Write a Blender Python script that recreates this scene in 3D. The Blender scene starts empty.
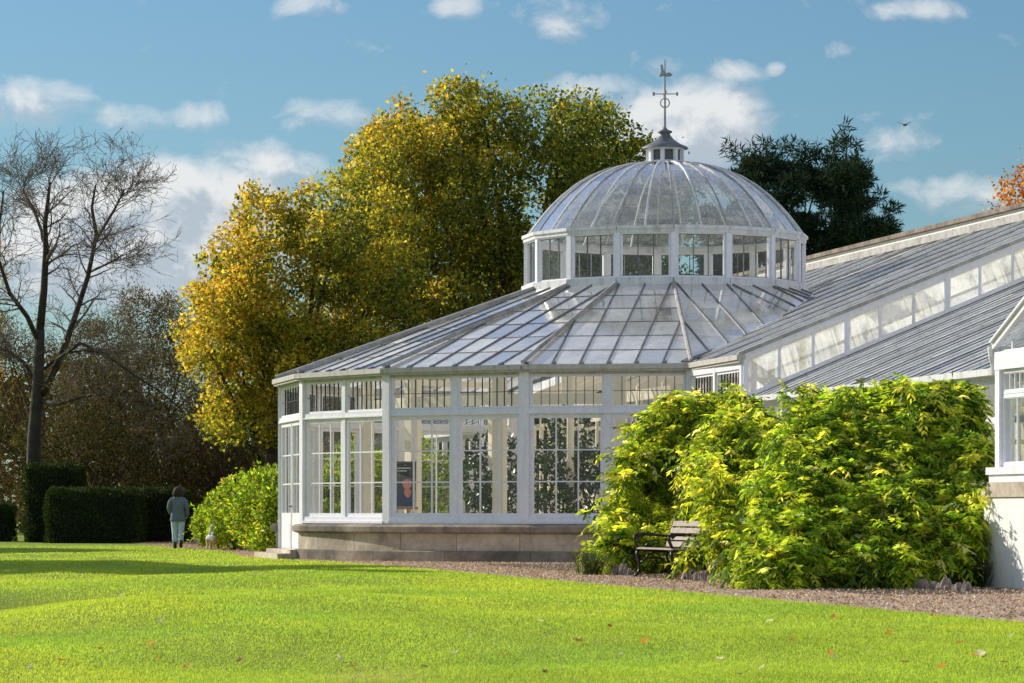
import bpy, math, random
import numpy as np
from mathutils import Vector, Matrix
random.seed(7); rng = np.random.default_rng(11)
C = bpy.context.scene.collection
PI = math.pi; R_ = math.radians
F = 3400.0; ZC = 1.02; HY = 511.0                 # focal length in pixels, eye height, horizon row

# ------------------------------------------------------------------ materials
def srgb(r, g, b):
    f = lambda c: c/12.92 if c <= .04045 else ((c+.055)/1.055)**2.4
    return (f(r/255), f(g/255), f(b/255), 1)
class NT:
    def __init__(s, name):
        s.m = bpy.data.materials.new(name); s.m.use_nodes = True
        s.t = s.m.node_tree; s.t.nodes.clear()
        s.out = s.n('ShaderNodeOutputMaterial')
    def n(s, kind, **kw):
        x = s.t.nodes.new(kind)
        for k, v in kw.items():
            if k.startswith('i_'):
                x.inputs[k[2:].replace('_', ' ')].default_value = v
            else: setattr(x, k, v)
        return x
    def l(s, a, b): s.t.links.new(a, b)
    def coord(s, out='Object'): return s.n('ShaderNodeTexCoord').outputs[out]
    def noise(s, scale, detail=5, vec=None, rough=.55):
        x = s.n('ShaderNodeTexNoise', i_Scale=scale, i_Detail=detail, i_Roughness=rough)
        if vec is not None: s.l(vec, x.inputs['Vector'])
        return x.outputs['Fac']
    def ramp(s, fac, stops):
        x = s.n('ShaderNodeValToRGB'); e = x.color_ramp.elements
        while len(e) < len(stops): e.new(.5)
        for q, (p, c) in zip(e, stops): q.position = p; q.color = c if len(c) == 4 else (*c, 1)
        s.l(fac, x.inputs[0]); return x.outputs[0]
    def math(s, op, a, b=None, c=None):
        x = s.n('ShaderNodeMath', operation=op)
        for i, v in enumerate((a, b, c)):
            if v is None: continue
            if isinstance(v, (int, float)): x.inputs[i].default_value = v
            else: s.l(v, x.inputs[i])
        return x.outputs[0]
    def mix(s, fac, a, b, mode='MIX'):
        x = s.n('ShaderNodeMix', data_type='RGBA', blend_type=mode)
        for i, v in ((0, fac), (6, a), (7, b)):
            if isinstance(v, (int, float)): x.inputs[i].default_value = v
            elif isinstance(v, tuple): x.inputs[i].default_value = v if len(v) == 4 else (*v, 1)
            else: s.l(v, x.inputs[i])
        return x.outputs[2]
    def bump(s, h, dist, strength=1):
        x = s.n('ShaderNodeBump', i_Strength=strength, i_Distance=dist); s.l(h, x.inputs['Height']); return x.outputs[0]
    def bsdf(s, col, rough=.6, bump=None, metal=0, spec=.5):
        p = s.n('ShaderNodeBsdfPrincipled', i_Roughness=rough, i_Metallic=metal)
        p.inputs['Specular IOR Level'].default_value = spec
        if isinstance(col, tuple): p.inputs['Base Color'].default_value = col if len(col) == 4 else (*col, 1)
        else: s.l(col, p.inputs['Base Color'])
        if bump is not None: s.l(bump, p.inputs['Normal'])
        return p.outputs[0]
    def mixs(s, fac, a, b):
        x = s.n('ShaderNodeMixShader')
        if isinstance(fac, (int, float)): x.inputs[0].default_value = fac
        else: s.l(fac, x.inputs[0])
        s.l(a, x.inputs[1]); s.l(b, x.inputs[2]); return x.outputs[0]
    def done(s, sh): s.l(sh, s.out.inputs[0]); return s.m

def m_paint(name, col, dirt=(.42,.38,.32), amt=.5, scale=1.3, rough=.45):
    n = NT(name); o = n.coord()
    mp = n.n('ShaderNodeMapping'); mp.inputs['Scale'].default_value = (3, 3, .7); n.l(o, mp.inputs[0])
    a = n.noise(scale, 7, mp.outputs[0], .65); b = n.noise(scale*9, 4, o)
    f = n.math('MULTIPLY', n.ramp(a, [(.48, (0,0,0)), (.78, (1,1,1))]), amt)
    c = n.mix(f, col, dirt); c = n.mix(.16, c, n.ramp(b, [(.3, (.6,.58,.55)), (.6, (1,1,1))]), 'MULTIPLY')
    return n.done(n.bsdf(c, rough, n.bump(b, .0015)))
def m_stone(name, c1, c2, c3, scale=1.0, joints=None):
    n = NT(name); o = n.coord()
    a = n.noise(scale*.9, 8, o, .6); b = n.noise(scale*7, 6, o, .7); d = n.noise(scale*40, 4, o, .6)
    c = n.ramp(a, [(.35, c1), (.52, c2), (.72, c3)])
    c = n.mix(.5, c, n.ramp(b, [(.3, (.45,.43,.4)), (.62, (1,1,1))]), 'MULTIPLY')
    h = n.math('ADD', b, n.math('MULTIPLY', d, .4))
    if joints:                                                    # mortar joints between the blocks
        sp = n.n('ShaderNodeSeparateXYZ'); n.l(o, sp.inputs[0])
        q = n.math('MULTIPLY', n.math('ARCTAN2', sp.outputs['X'], n.math('MULTIPLY', sp.outputs['Y'], -1.0)), 8.6) if joints[0] == 'round' else sp.outputs['X']
        fr = n.math('FRACT', n.math('DIVIDE', n.math('ADD', q, 200.37), joints[1]))
        ln = n.math('LESS_THAN', fr, .014/joints[1])
        blk = n.n('ShaderNodeTexWhiteNoise', noise_dimensions='1D'); n.l(n.math('FLOOR', n.math('DIVIDE', n.math('ADD', q, 200.37), joints[1])), blk.inputs['W'])
        c = n.mix(.35, c, n.ramp(blk.outputs['Value'], [(0, (.6,.58,.55)), (1, (1.15,1.12,1.08))]), 'MULTIPLY')
        c = n.mix(n.math('MULTIPLY', ln, .75), c, (.05,.045,.04))
    return n.done(n.bsdf(c, .9, n.bump(h, .012)))
def m_plain(name, col, rough=.6, var=.35, scale=6, metal=0, bump=.003):
    n = NT(name); o = n.coord(); a = n.noise(scale, 6, o, .65)
    lo = tuple(x*(1-var) for x in col[:3]); hi = tuple(min(1, x*(1+var)) for x in col[:3])
    return n.done(n.bsdf(n.ramp(a, [(.3, lo), (.7, hi)]), rough, n.bump(a, bump), metal))
def m_glass(name, dust, tint=(.93,.96,.95), refl=1.5, var=.5, dustcol=(.75,.78,.78), scale=.9, rough=.03, trans=.5, zfade=None, speck=0):
    """thin old glazing: clear with a mirror coat that grows at grazing angles, and a film of dust / limewash"""
    n = NT(name); o = n.coord()
    lw = n.n('ShaderNodeLayerWeight', i_Blend=.5).outputs['Facing']
    fr = n.math('ADD', n.math('MULTIPLY', n.math('POWER', lw, 4.0), .9), .045)
    fr = n.math('MINIMUM', n.math('MULTIPLY', fr, refl), .95)
    tr = n.n('ShaderNodeBsdfTransparent'); tr.inputs[0].default_value = (*tint, 1)
    gl = n.n('ShaderNodeBsdfGlossy'); gl.inputs['Roughness'].default_value = rough
    isl = n.n('ShaderNodeNewGeometry').outputs['Random Per Island']
    off = n.n('ShaderNodeVectorMath', operation='MULTIPLY_ADD'); n.l(isl, off.inputs[0]); off.inputs[1].default_value = (37, 21, 11); n.l(o, off.inputs[2]); ov = off.outputs[0]
    w = n.noise(2.2, 3, ov); n.l(n.bump(w, .01, .5), gl.inputs['Normal'])
    base = n.mixs(fr, tr.outputs[0], gl.outputs[0])
    df = n.n('ShaderNodeBsdfDiffuse'); tl = n.n('ShaderNodeBsdfTranslucent')
    for q in (df, tl): q.inputs[0].default_value = (*dustcol, 1)
    ds = n.mixs(trans, df.outputs[0], tl.outputs[0])
    a = n.noise(scale, 7, ov, .7)
    f = n.math('MULTIPLY', n.ramp(a, [(.3, (1-var,)*3), (.75, (1+var,)*3)]), dust)
    f = n.math('MULTIPLY', f, n.math('ADD', n.math('MULTIPLY', isl, 1.2), .4))
    if zfade:                                                     # whiter film towards the eaves, painting in the sky's reflection
        sz = n.n('ShaderNodeSeparateXYZ'); n.l(o, sz.inputs[0]); mr = n.n('ShaderNodeMapRange'); n.l(sz.outputs['Z'], mr.inputs[0])
        for i_, v in zip((1, 2, 3, 4), zfade): mr.inputs[i_].default_value = v
        f = n.math('MULTIPLY', f, mr.outputs[0])
    if speck:  # white mottles in the film imitate spots of reflection
        sp = n.ramp(n.noise(3.2, 6, ov, .75), [(.55, (0,0,0)), (.66, (1,1,1))]); f = n.math('ADD', f, n.math('MULTIPLY', sp, speck))
    return n.done(n.mixs(f, base, ds))
def m_leaf(name, trans=.5, spec=.12, rough=.55, boost=(1.8,1.65,.8)):
    n = NT(name)
    c = n.n('ShaderNodeAttribute', attribute_name='col').outputs['Color']
    p = n.bsdf(c, rough, spec=spec)
    tl = n.n('ShaderNodeBsdfTranslucent')
    n.l(n.mix(1.0, c, boost, 'MULTIPLY'), tl.inputs[0])
    return n.done(n.mixs(trans, p, tl.outputs[0]))
M = {}
M['white'] = m_paint('white_paint', (.875,.868,.935), amt=.32)
M['white_roof'] = m_paint('weathered_white_paint', (.76,.76,.77), (.34,.30,.25), .8, 2.2)
M['cream'] = m_paint('cream_paint', (.95,.86,.70), amt=.12)
M['render'] = m_paint('white_render', (.88,.86,.82), (.5,.47,.42), .3, .8, .8)
M['stone'] = m_stone('weathered_stone', (.42,.36,.29), (.68,.59,.48), (.80,.71,.59), joints=('round', 1.42))
M['stone_dark'] = m_stone('damp_stone', (.13,.115,.095), (.33,.285,.23), (.52,.45,.36), joints=('round', 1.9))
M['coping'] = m_stone('coping_stone', (.13,.105,.085), (.27,.22,.175), (.40,.34,.28), 2, joints=('along', 1.5))
M['stone_pink'] = m_stone('edging_stone', (.20,.155,.13), (.36,.29,.245), (.50,.43,.37), 3)
M['lead'] = m_plain('lead_sheet', (.14,.15,.165), .5, .45, 5)
M['bar'] = m_plain('grey_glazing_bar', (.13,.13,.14), .55, .5, 5)
M['bar_dark'] = m_plain('leaded_bar', (.045,.045,.05), .6)
M['gutter'] = m_paint('weathered_gutter', (.56,.53,.49), (.22,.19,.16), .8, 2.5)
M['hip'] = m_plain('hip_roll', (.36,.345,.325), .6, .4, 4)
M['glass'] = m_glass('window_glass', .012, refl=1.0, tint=(.97,.98,.97))
M['glass_roof'] = m_glass('dusty_roof_glass', .36, refl=3.2, dustcol=(.97,.99,1.0), trans=.40, rough=.08, var=.6, zfade=(4.0, 5.7, 1.35, .45))
M['glass_wing'] = m_glass('mossy_roof_glass', .45, refl=1.8, dustcol=(.82,.85,.88), trans=.3, rough=.10, var=.9)
M['glass_dome'] = m_glass('dome_glass', .075, refl=4.4, dustcol=(.80,.92,1.0), trans=.5, scale=2.4, var=.65, speck=.20)
M['glass_lime'] = m_glass('limewashed_glass', .60, refl=.8, dustcol=(.97,.98,1.0), trans=.85, var=.75, scale=3.2)
M['iron'] = m_plain('black_cast_iron', (.012,.011,.011), .35)
M['slat'] = m_plain('bench_timber', (.36,.29,.26), .7, .3, 9)
M['timber'] = m_plain('easel_timber', (.42,.22,.09), .6, .3, 9)
M['bark'] = m_plain('bark', (.045,.036,.028), .9, .5, 3, bump=.03)
M['bark_pale'] = m_plain('grey_bark', (.085,.07,.056), .9, .5, 3, bump=.03)
M['pale_twig'] = m_plain('pale_twig', (.17,.13,.10), .9, .4, 4)
M['twig'] = m_plain('twig', (.10,.06,.042), .9, .5, 4)
M['leaf'] = m_leaf('leaf'); M['oak_leaf'] = m_leaf('oak_leaf', .58, .12, .55, (2.1,1.9,.9)); M['leaf_thick'] = m_leaf('thick_leaf', .30, .5, .32); M['needle'] = m_leaf('needle', .12, .08, .7); M['bush'] = m_leaf('bush_leaf', .62, .2, .4, (1.75,1.7,.9))
M['blade'] = m_leaf('grass_blade', .55, .1, .6, (1.3,1.3,.9))
RBAY = 8.75
M['pebble'] = m_leaf('pebble', .02, .2, .8)
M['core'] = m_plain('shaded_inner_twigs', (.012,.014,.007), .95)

# ------------------------------------------------------------------ mesh helpers
class MB:
    def __init__(s): s.v = []; s.f = []
    def add(s, vs, fs):
        b = len(s.v); s.v += [tuple(p) for p in vs]; s.f += [tuple(b+i for i in f) for f in fs]; return s
    def box(s, x0, y0, z0, x1, y1, z1):
        return s.add([(x0,y0,z0),(x1,y0,z0),(x1,y1,z0),(x0,y1,z0),(x0,y0,z1),(x1,y0,z1),(x1,y1,z1),(x0,y1,z1)],
                     [(0,3,2,1),(4,5,6,7),(0,1,5,4),(1,2,6,5),(2,3,7,6),(3,0,4,7)])
    def beam(s, p0, p1, w, h, up=(0,0,1)):
        p0, p1, up = Vector(p0), Vector(p1), Vector(up)
        d = (p1-p0).normalized(); sd = d.cross(up)
        if sd.length < 1e-5: sd = d.cross(Vector((1,0,0)))
        sd.normalize(); u = sd.cross(d); a, b = sd*w/2, u*h/2
        return s.add([p0-a-b,p0+a-b,p0+a+b,p0-a+b,p1-a-b,p1+a-b,p1+a+b,p1-a+b],
                     [(0,3,2,1),(4,5,6,7),(0,1,5,4),(1,2,6,5),(2,3,7,6),(3,0,4,7)])
    def tube(s, pts, rad, k=6):
        pts = [Vector(p) for p in pts]; n = len(pts)
        if not hasattr(rad, '__len__'): rad = [rad]*n
        vs = []; ref = Vector((.31,.17,.93))
        for i, p in enumerate(pts):
            d = (pts[min(i+1, n-1)]-pts[max(i-1, 0)])
            d = d.normalized() if d.length > 1e-9 else Vector((0,0,1))
            if abs(d.dot(ref)) > .95: ref = Vector((1,.1,0))
            a = d.cross(ref).normalized(); b = d.cross(a); ref = b.cross(d) if False else ref
            for j in range(k):
                t = 2*PI*j/k; vs.append(p+(a*math.cos(t)+b*math.sin(t))*rad[i])
        fs = [(i*k+j, i*k+(j+1)%k, (i+1)*k+(j+1)%k, (i+1)*k+j) for i in range(n-1) for j in range(k)]
        fs += [tuple(range(k-1, -1, -1)), tuple((n-1)*k+j for j in range(k))]
        return s.add(vs, fs)
    def lathe(s, prof, k=24, c=(0,0), rot=0.0, a0=0, a1=None):
        full = a1 is None; a1 = 2*PI if full else a1; m = k if full else k+1
        vs = [(c[0]+r*math.cos(rot+a0+(a1-a0)*j/k), c[1]+r*math.sin(rot+a0+(a1-a0)*j/k), z) for r, z in prof for j in range(m)]
        fs = []
        for i in range(len(prof)-1):
            for j in range(k):
                q = (j+1) % m; fs.append((i*m+j, i*m+q, (i+1)*m+q, (i+1)*m+j))
        return s.add(vs, fs)
    def poly(s, pts): return s.add(pts, [tuple(range(len(pts)))])
    def build(s, name, mat, parent=None, smooth=False):
        me = bpy.data.meshes.new(name); me.from_pydata(s.v, [], s.f); me.update()
        if smooth: me.polygons.foreach_set('use_smooth', [True]*len(me.polygons))
        return link(name, me, mat, parent)
def link(name, me, mat, parent=None):
    if mat is not None: me.materials.append(M[mat] if isinstance(mat, str) else mat)
    o = bpy.data.objects.new(name, me); C.objects.link(o)
    if parent is not None: o.parent = parent
    return o
def tag(o, label=None, cat=None, group=None, kind=None):
    for k, v in (('label', label), ('category', cat), ('group', group), ('kind', kind)):
        if v: o[k] = v
    return o
def thing(name, label, cat, loc=(0,0,0), rz=0, group=None):
    o = bpy.data.objects.new(name, None); C.objects.link(o); o.empty_display_size = .2
    o.location = loc; o.rotation_euler = (0, 0, rz); return tag(o, label, cat, group)
def npmesh(name, V, k, mat, parent=None, col=None):
    """V: (n*k,3) corners of n k-sided faces; col: (n,3) one colour per face"""
    n = len(V)//k; me = bpy.data.meshes.new(name)
    me.vertices.add(n*k); me.vertices.foreach_set('co', np.ascontiguousarray(V, dtype=np.float32).ravel())
    me.loops.add(n*k); me.loops.foreach_set('vertex_index', np.arange(n*k, dtype=np.int32))
    me.polygons.add(n); me.polygons.foreach_set('loop_start', np.arange(0, n*k, k, dtype=np.int32))
    try: me.polygons.foreach_set('loop_total', np.full(n, k, dtype=np.int32))
    except Exception: pass
    if col is not None:
        at = me.attributes.new('col', 'FLOAT_COLOR', 'POINT')
        c4 = np.ones((n*k, 4), dtype=np.float32); c4[:, :3] = np.repeat(col, k, axis=0)
        at.data.foreach_set('color', c4.ravel())
    me.update(calc_edges=True); me.validate()
    return link(name, me, mat, parent)
def unit(v): return v/np.maximum(np.linalg.norm(v, axis=-1, keepdims=True), 1e-9)
def rdir(n): return unit(rng.normal(size=(n, 3)))
def at(px, py, Y): return np.array([(px-512)/F*Y, Y, ZC+(HY-py)/F*Y])   # a point seen at (px,py) standing Y metres away
def leaf_quads(P, D, Nn, L, W):
    """rhombic leaves: base P, direction D, blade normal Nn"""
    S = unit(np.cross(D, Nn)); L = L[:, None]; W = W[:, None]
    mid = P+D*L*.45
    return np.stack([P, mid+S*W*.5, P+D*L, mid-S*W*.5], axis=1).reshape(-1, 3)
def smooth01(x): x = np.clip(x, 0, 1); return x*x*(3-2*x)

# ------------------------------------------------------------------ building frame: x along the range (towards the viewer), y inwards
CX, CY = 3.386, 75.29
ROT = math.atan2(-.9777, .2099)
UA = np.array([.2099, -.9777]); UB = np.array([-.9777, -.2099])      # along the range / out of its front
def wpos(a, b, z=0): p = np.array([CX, CY])+a*UA+b*UB; return (p[0], p[1], z)
def ab(X, Y): dx, dy = X-CX, Y-CY; return dx*UA[0]+dy*UA[1], dx*UB[0]+dy*UB[1]
def lawn_edge(a): return 8.05+.95*np.exp(-((a+2)/7.0)**2)+.3*smooth01((-8-a)/12)

def ground_z(X, Y):
    X = np.asarray(X, dtype=float); Y = np.asarray(Y, dtype=float)
    a, b = ab(X, Y); w = smooth01((b-lawn_edge(a)-.4)/4.0)*smooth01((100-Y)/25)
    z = .07*np.sin(X*.55+.4*np.sin(Y*.21))*np.sin(Y*.31+.7)+.035*np.sin(X*1.7+1.3)*np.sin(Y*.83+.2*X)
    z = z-.42*np.exp(-((X+6.1)/1.1)**2-((Y-38.5)/3.2)**2)+.10*np.exp(-((X+2.8)/2.0)**2-((Y-38)/7)**2)
    z = z-.10*np.exp(-((X-.2)/1.2)**2-((Y-25)/2.0)**2)-.06*smooth01((32-Y)/14)
    return z*w

# ------------------------------------------------------------------ ground, path, bed
def build_ground():
    n = NT('lawn_turf'); o = n.coord()
    a = n.noise(.35, 6, o, .6); b = n.noise(9, 8, o, .75); d = n.noise(60, 4, o, .7)
    c = n.ramp(a, [(.35, (.31,.47,.055)), (.65, (.42,.54,.065))])
    c = n.mix(.75, c, n.ramp(b, [(.3, (.35,.4,.3)), (.7, (1.25,1.2,1))]), 'MULTIPLY')
    turf = n.done(n.bsdf(c, .85, n.bump(n.math('ADD', b, d), .05), spec=.2))
    xs = np.concatenate([[-900,-300,-120,-60], np.linspace(-30, 30, 121), [60,120,300,900]])
    ys = np.concatenate([[-200,-40,0], np.linspace(10, 115, 211), [130,160,260,600,1400]])
    Xg, Yg = np.meshgrid(xs, ys); Z = ground_z(Xg, Yg); nx = len(xs)
    mb = MB(); mb.v = list(zip(Xg.ravel(), Yg.ravel(), Z.ravel()))
    mb.f = [(j*nx+i, j*nx+i+1, (j+1)*nx+i+1, (j+1)*nx+i) for j in range(len(ys)-1) for i in range(nx-1)]
    tag(mb.build('lawn', turf, smooth=True), kind='structure')
    # gravel path along the front
    n = NT('path_gravel'); o = n.coord()
    v = n.n('ShaderNodeTexVoronoi', i_Scale=34.0); n.l(o, v.inputs['Vector'])
    a = n.noise(.7, 6, o, .6); b = n.noise(16, 6, o, .8)
    c = n.ramp(a, [(.3, (.52,.365,.245)), (.7, (.70,.515,.36))])
    c = n.mix(.6, c, n.ramp(b, [(.3, (.3,.3,.3)), (.7, (1.5,1.45,1.4))]), 'MULTIPLY')
    grav = n.done(n.bsdf(c, .9, n.bump(n.math('ADD', v.outputs['Distance'], b), .03)))
    mb = MB(); aa = np.linspace(-60, 62, 245)
    for a_ in aa:
        e = float(lawn_edge(a_))+.05*math.sin(a_*3.1)*math.sin(a_*1.3+1)
        mb.v += [wpos(a_, .6, .004), wpos(a_, e, .004)]
    mb.f = [(2*i, 2*i+1, 2*i+3, 2*i+2) for i in range(len(aa)-1)]
    tag(mb.build('path', grav), kind='structure')
    n = NT('bed_soil'); o = n.coord(); a = n.noise(14, 7, o, .7)
    soil = n.done(n.bsdf(n.ramp(a, [(.3, (.03,.022,.015)), (.7, (.085,.06,.042))]), .95, n.bump(a, .05)))
    for a0, a1, bo in ((9.2, 33.5, 6.15), (-34, -9.6, 6.9)):
        mb = MB(); mb.poly([wpos(a0, 1.8, .008), wpos(a0, bo, .008), wpos(a1, bo, .008), wpos(a1, 1.8, .008)])
        tag(mb.build('planting_bed', soil), kind='structure')
build_ground()
def build_gravel():
    n = 110000; a = rng.uniform(-38, 46, n); b = lawn_edge(a)-rng.random(n)**.9*(lawn_edge(a)-.9)
    r = np.where(np.abs(a) < RBAY, np.sqrt(np.maximum(0, RBAY**2-a*a)), 0); k = b > np.maximum(r, 1.9); a, b = a[k], b[k]; n = len(a)
    P = np.stack([CX+a*UA[0]+b*UB[0], CY+a*UA[1]+b*UB[1], np.full(n, .010)], 1); P[:, 2] += .008*rng.random(n)
    t = rdir(n); t[:, 2] *= .5; L = .016+.026*rng.random(n)**2
    V = leaf_quads(P-unit(t)*L[:, None]*.5, unit(t), unit(rdir(n)+np.array([0,0,.8])), L, L*.8)
    c = np.array([[.68,.50,.35],[.52,.37,.26],[.84,.68,.52],[.34,.24,.17],[.58,.27,.07]])[rng.choice(5, n, p=[.4,.28,.17,.12,.03])]
    tag(npmesh('gravel', V, 4, 'pebble', col=c), kind='stuff')
# ------------------------------------------------------------------ lawn grass (one mass) and fallen leaves
def build_grass():
    n = 1000000
    Y = 18.5/(1-rng.random(n)*(1-18.5/100)); X = (rng.random(n)-.5)*(.36*Y+3)
    a, b = ab(X, Y); keep = (b > lawn_edge(a)-.06+.10*rng.random(n)); X, Y = X[keep], Y[keep]; n = len(X)
    P = np.stack([X, Y, ground_z(X, Y)-.004], 1)
    sc = np.clip(Y/30, .75, 2.6)
    clump = .5+.5*np.sin(X*2.3+1.7*np.sin(Y*1.1))*np.sin(Y*1.9+1.3*np.sin(X*1.6))
    h = (.012+.014*rng.random(n)+.005*clump)*np.clip(sc, .9, 1.3)
    w = .0050*sc*(.7+.6*rng.random(n)); th = rng.random(n)*2*PI
    lean = rng.normal(size=(n, 2))*.5
    S = np.stack([np.cos(th), np.sin(th), np.zeros(n)], 1)*w[:, None]
    T = P+np.stack([lean[:, 0]*h, lean[:, 1]*h, h], 1)
    V = np.stack([P-S, P+S, T], 1).reshape(-1, 3)
    t = rng.random(n)[:, None]; patch3 = .5+.5*np.sin(X*23+2*np.sin(Y*7))*np.sin(Y*11+1.5*np.sin(X*17)); g1 = np.array([.50,.63,.075]); g2 = np.array([.60,.69,.10]); g3 = np.array([.36,.51,.06])
    col = g1*(1-t)+g2*t; k = (rng.random(n) < .25)[:, None]; col = np.where(k, g3, col)
    patch = .5+.5*np.sin(X*.7+2*np.sin(Y*.23))*np.sin(Y*.37+1.1*np.sin(X*.5))
    patch2 = .5+.5*np.sin(X*2.9+1.5*np.sin(Y*.9))*np.sin(Y*1.3+np.sin(X*2.1))
    col = col*(.78+.18*patch+.14*patch2+.16*(patch3-.5))[:, None]*np.where(patch[:, None] > .6, np.array([1.05,1.0,.9]), np.array([.95,1.0,1.0]))
    col = col*(1-.40*np.exp(-((X+6.2)/1.3)**2-((Y-38)/3.6)**2))[:, None]  # shade of the hollow painted into the blade colour
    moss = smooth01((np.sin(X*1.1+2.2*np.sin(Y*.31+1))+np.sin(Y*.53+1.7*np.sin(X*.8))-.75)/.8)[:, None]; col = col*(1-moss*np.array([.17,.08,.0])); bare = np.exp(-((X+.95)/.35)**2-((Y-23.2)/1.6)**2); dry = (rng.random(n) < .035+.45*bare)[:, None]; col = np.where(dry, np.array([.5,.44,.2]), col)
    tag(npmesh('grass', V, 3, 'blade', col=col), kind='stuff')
build_grass()
build_gravel()

def build_fallen_leaves():
    def dry(nm, c):
        n = NT(nm); tl = n.n('ShaderNodeBsdfTranslucent'); tl.inputs[0].default_value = (*c, 1)
        a = n.noise(40, 4, n.coord()); return n.done(n.mixs(.5, n.bsdf(n.ramp(a, [(.3, tuple(.7*q for q in c)), (.7, c)]), .6), tl.outputs[0]))
    mats = [dry('dry_leaf_rust', (.85,.33,.06)), dry('dry_leaf_brown', (.40,.19,.07)), dry('dry_leaf_pale', (.92,.84,.52))]
    protos = []
    for m in range(3):
        mb = MB(); pts = []
        for i in range(11):
            t = 2*PI*i/11; r = (.5+.5*abs(math.cos(2.5*t)))*(.85+.3*random.random())
            pts.append((r*math.cos(t)*1.25, r*math.sin(t), .28*r*r+.1*random.random()))
        mb.v = [(0,0,0.02)]+pts; mb.f = [(0, 1+i, 1+(i+1) % 11) for i in range(11)]
        o = mb.build('fallen_leaf', mats[m]); protos.append(o)
    words = ['small rust orange leaf fallen on the lawn grass', 'small dark brown leaf fallen on the lawn grass', 'small pale straw coloured leaf fallen on the lawn grass']
    grp = ['rust orange fallen leaves', 'dark brown fallen leaves', 'pale fallen leaves']
    used = [False]*3
    px = [(150,648,0),(185,643,0),(62,662,0),(178,638,1),(100,653,0),(215,638,2),(160,627,2),(158,662,0),(187,672,0),(200,595,0),
          (345,668,1),(352,672,1),(340,660,2),(425,672,1),(470,640,2),(272,632,1),(545,677,1),(548,662,1),(563,675,1),(578,645,1),
          (621,659,2),(645,645,0),(720,664,2),(762,673,2),(793,645,0),(834,662,2),(835,620,0),(889,639,0),(933,619,0),(975,660,0),
          (980,659,2),(985,662,1),(942,672,0),(830,658,0),(770,625,2),(708,612,1),(890,636,0),(1012,640,2),(660,600,0),(540,625,2),
          (30,668,2),(12,640,0),(240,655,1),(300,600,0),(410,615,1),(455,655,2),(505,660,0),(610,630,1),(688,648,2),(740,680,1),
          (868,655,2),(905,668,1),(960,648,0),(1003,668,1),(120,610,2),(85,590,0),(255,575,2),(330,640,2)]
    for x, y, m in px:
        Y = ZC*F/(y-HY)
        for _ in range(6): Y = (ZC-float(ground_z((x-512)/F*Y, Y)))*F/(y-HY)
        X = (x-512)/F*Y; o = protos[m]
        if used[m]: o = o.copy(); C.objects.link(o)
        used[m] = True
        s = random.uniform(.022, .040); o.scale = (s, s, s*1.1)
        o.location = (X, Y, float(ground_z(X, Y))+.035); o.rotation_euler = (random.uniform(-.5,.5), random.uniform(-.5,.5), random.uniform(0,6))
        tag(o, words[m], 'leaf', grp[m])
build_fallen_leaves()

# ------------------------------------------------------------------ the conservatory
RB, EAVE, DEL = 8.47, 3.93, R_(22.5)
YF, YB = -RB*math.cos(3.5*DEL), 6.2                # front wall line and back wall line of the range
XC = 12.15                                          # end of the raised central block
SL, SW, EW = .401, .415, 3.13                       # roof pitches, wing eave height
RD = 3.06; ZD = 5.86                                # drum radius and base height
cons = thing('conservatory', 'white domed glass conservatory with a round bay and long glazed wings', 'conservatory', (CX, CY, 0), ROT)
M['vane'] = m_plain('weathered_vane_metal', (.30,.30,.31), .5)
def ang(al, r, z=0): return Vector((r*math.sin(al), -r*math.cos(al), z))
def lean_z(y): return EAVE+SL*(y-YF)
def wing_z(y): return EW+SW*(y-YF)
KC = (ZD-EAVE)/((RB-RD)*math.cos(DEL/2))
def cone_z(x, y):
    best = -9
    al = math.atan2(x, -y); k = round(al/DEL)*DEL
    ap = x*math.sin(k)-y*math.cos(k)
    return EAVE+KC*(RB*math.cos(DEL/2)-ap)

def glazed(p0, p1, z0, z1, cols, rows, frame, bar, name, mbar='white', glass='glass', y_off=0.0, fd=.07, mframe='white', bd=.03):
    """one window in the vertical plane p0-p1: part with frame, glazing bars and pane"""
    p0, p1 = Vector(p0), Vector(p1); d = (p1-p0).normalized(); L = (p1-p0).length
    nrm = Vector((d.y, -d.x, 0))
    at_ = lambda s, z, o=0: Vector((p0.x+d.x*s+nrm.x*o, p0.y+d.y*s+nrm.y*o, z))
    fr = MB(); h = frame/2
    fr.beam(at_(h, z0), at_(h, z1), frame, fd, nrm); fr.beam(at_(L-h, z0), at_(L-h, z1), frame, fd, nrm)
    fr.beam(at_(frame, z0+h), at_(L-frame, z0+h), fd-.006, frame, (0,0,1)); fr.beam(at_(frame, z1-h), at_(L-frame, z1-h), fd-.006, frame, (0,0,1))
    w = fr.build(name, mframe, cons)
    gb = MB()
    for i in range(1, cols):
        s = frame+(L-2*frame)*i/cols; gb.beam(at_(s, z0+frame), at_(s, z1-frame), bar, bd, nrm)
    for j in range(1, rows):
        z = z0+frame+(z1-z0-2*frame)*j/rows; gb.beam(at_(frame, z), at_(L-frame, z), bd-.006, bar, (0,0,1))
    if rows == 1:
        for z in (z0+frame+.006, z1-frame-.006): gb.beam(at_(frame, z), at_(L-frame, z), bd+.008, .012, (0,0,1))
    gb.build('glazing_bars', mbar, w)
    pn = MB()
    for i in range(cols):
        for j in range(rows):
            sa, sb = frame+(L-2*frame)*i/cols, frame+(L-2*frame)*(i+1)/cols
            za, zb = z0+frame+(z1-z0-2*frame)*j/rows, z0+frame+(z1-z0-2*frame)*(j+1)/rows
            o = random.uniform(-.0025, .0025)
            pn.poly([at_(sa, za, o), at_(sb, za, -o), at_(sb, zb, o*.5), at_(sa, zb, -o)])
    pn.build('pane', glass, w)
    return w

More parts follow.
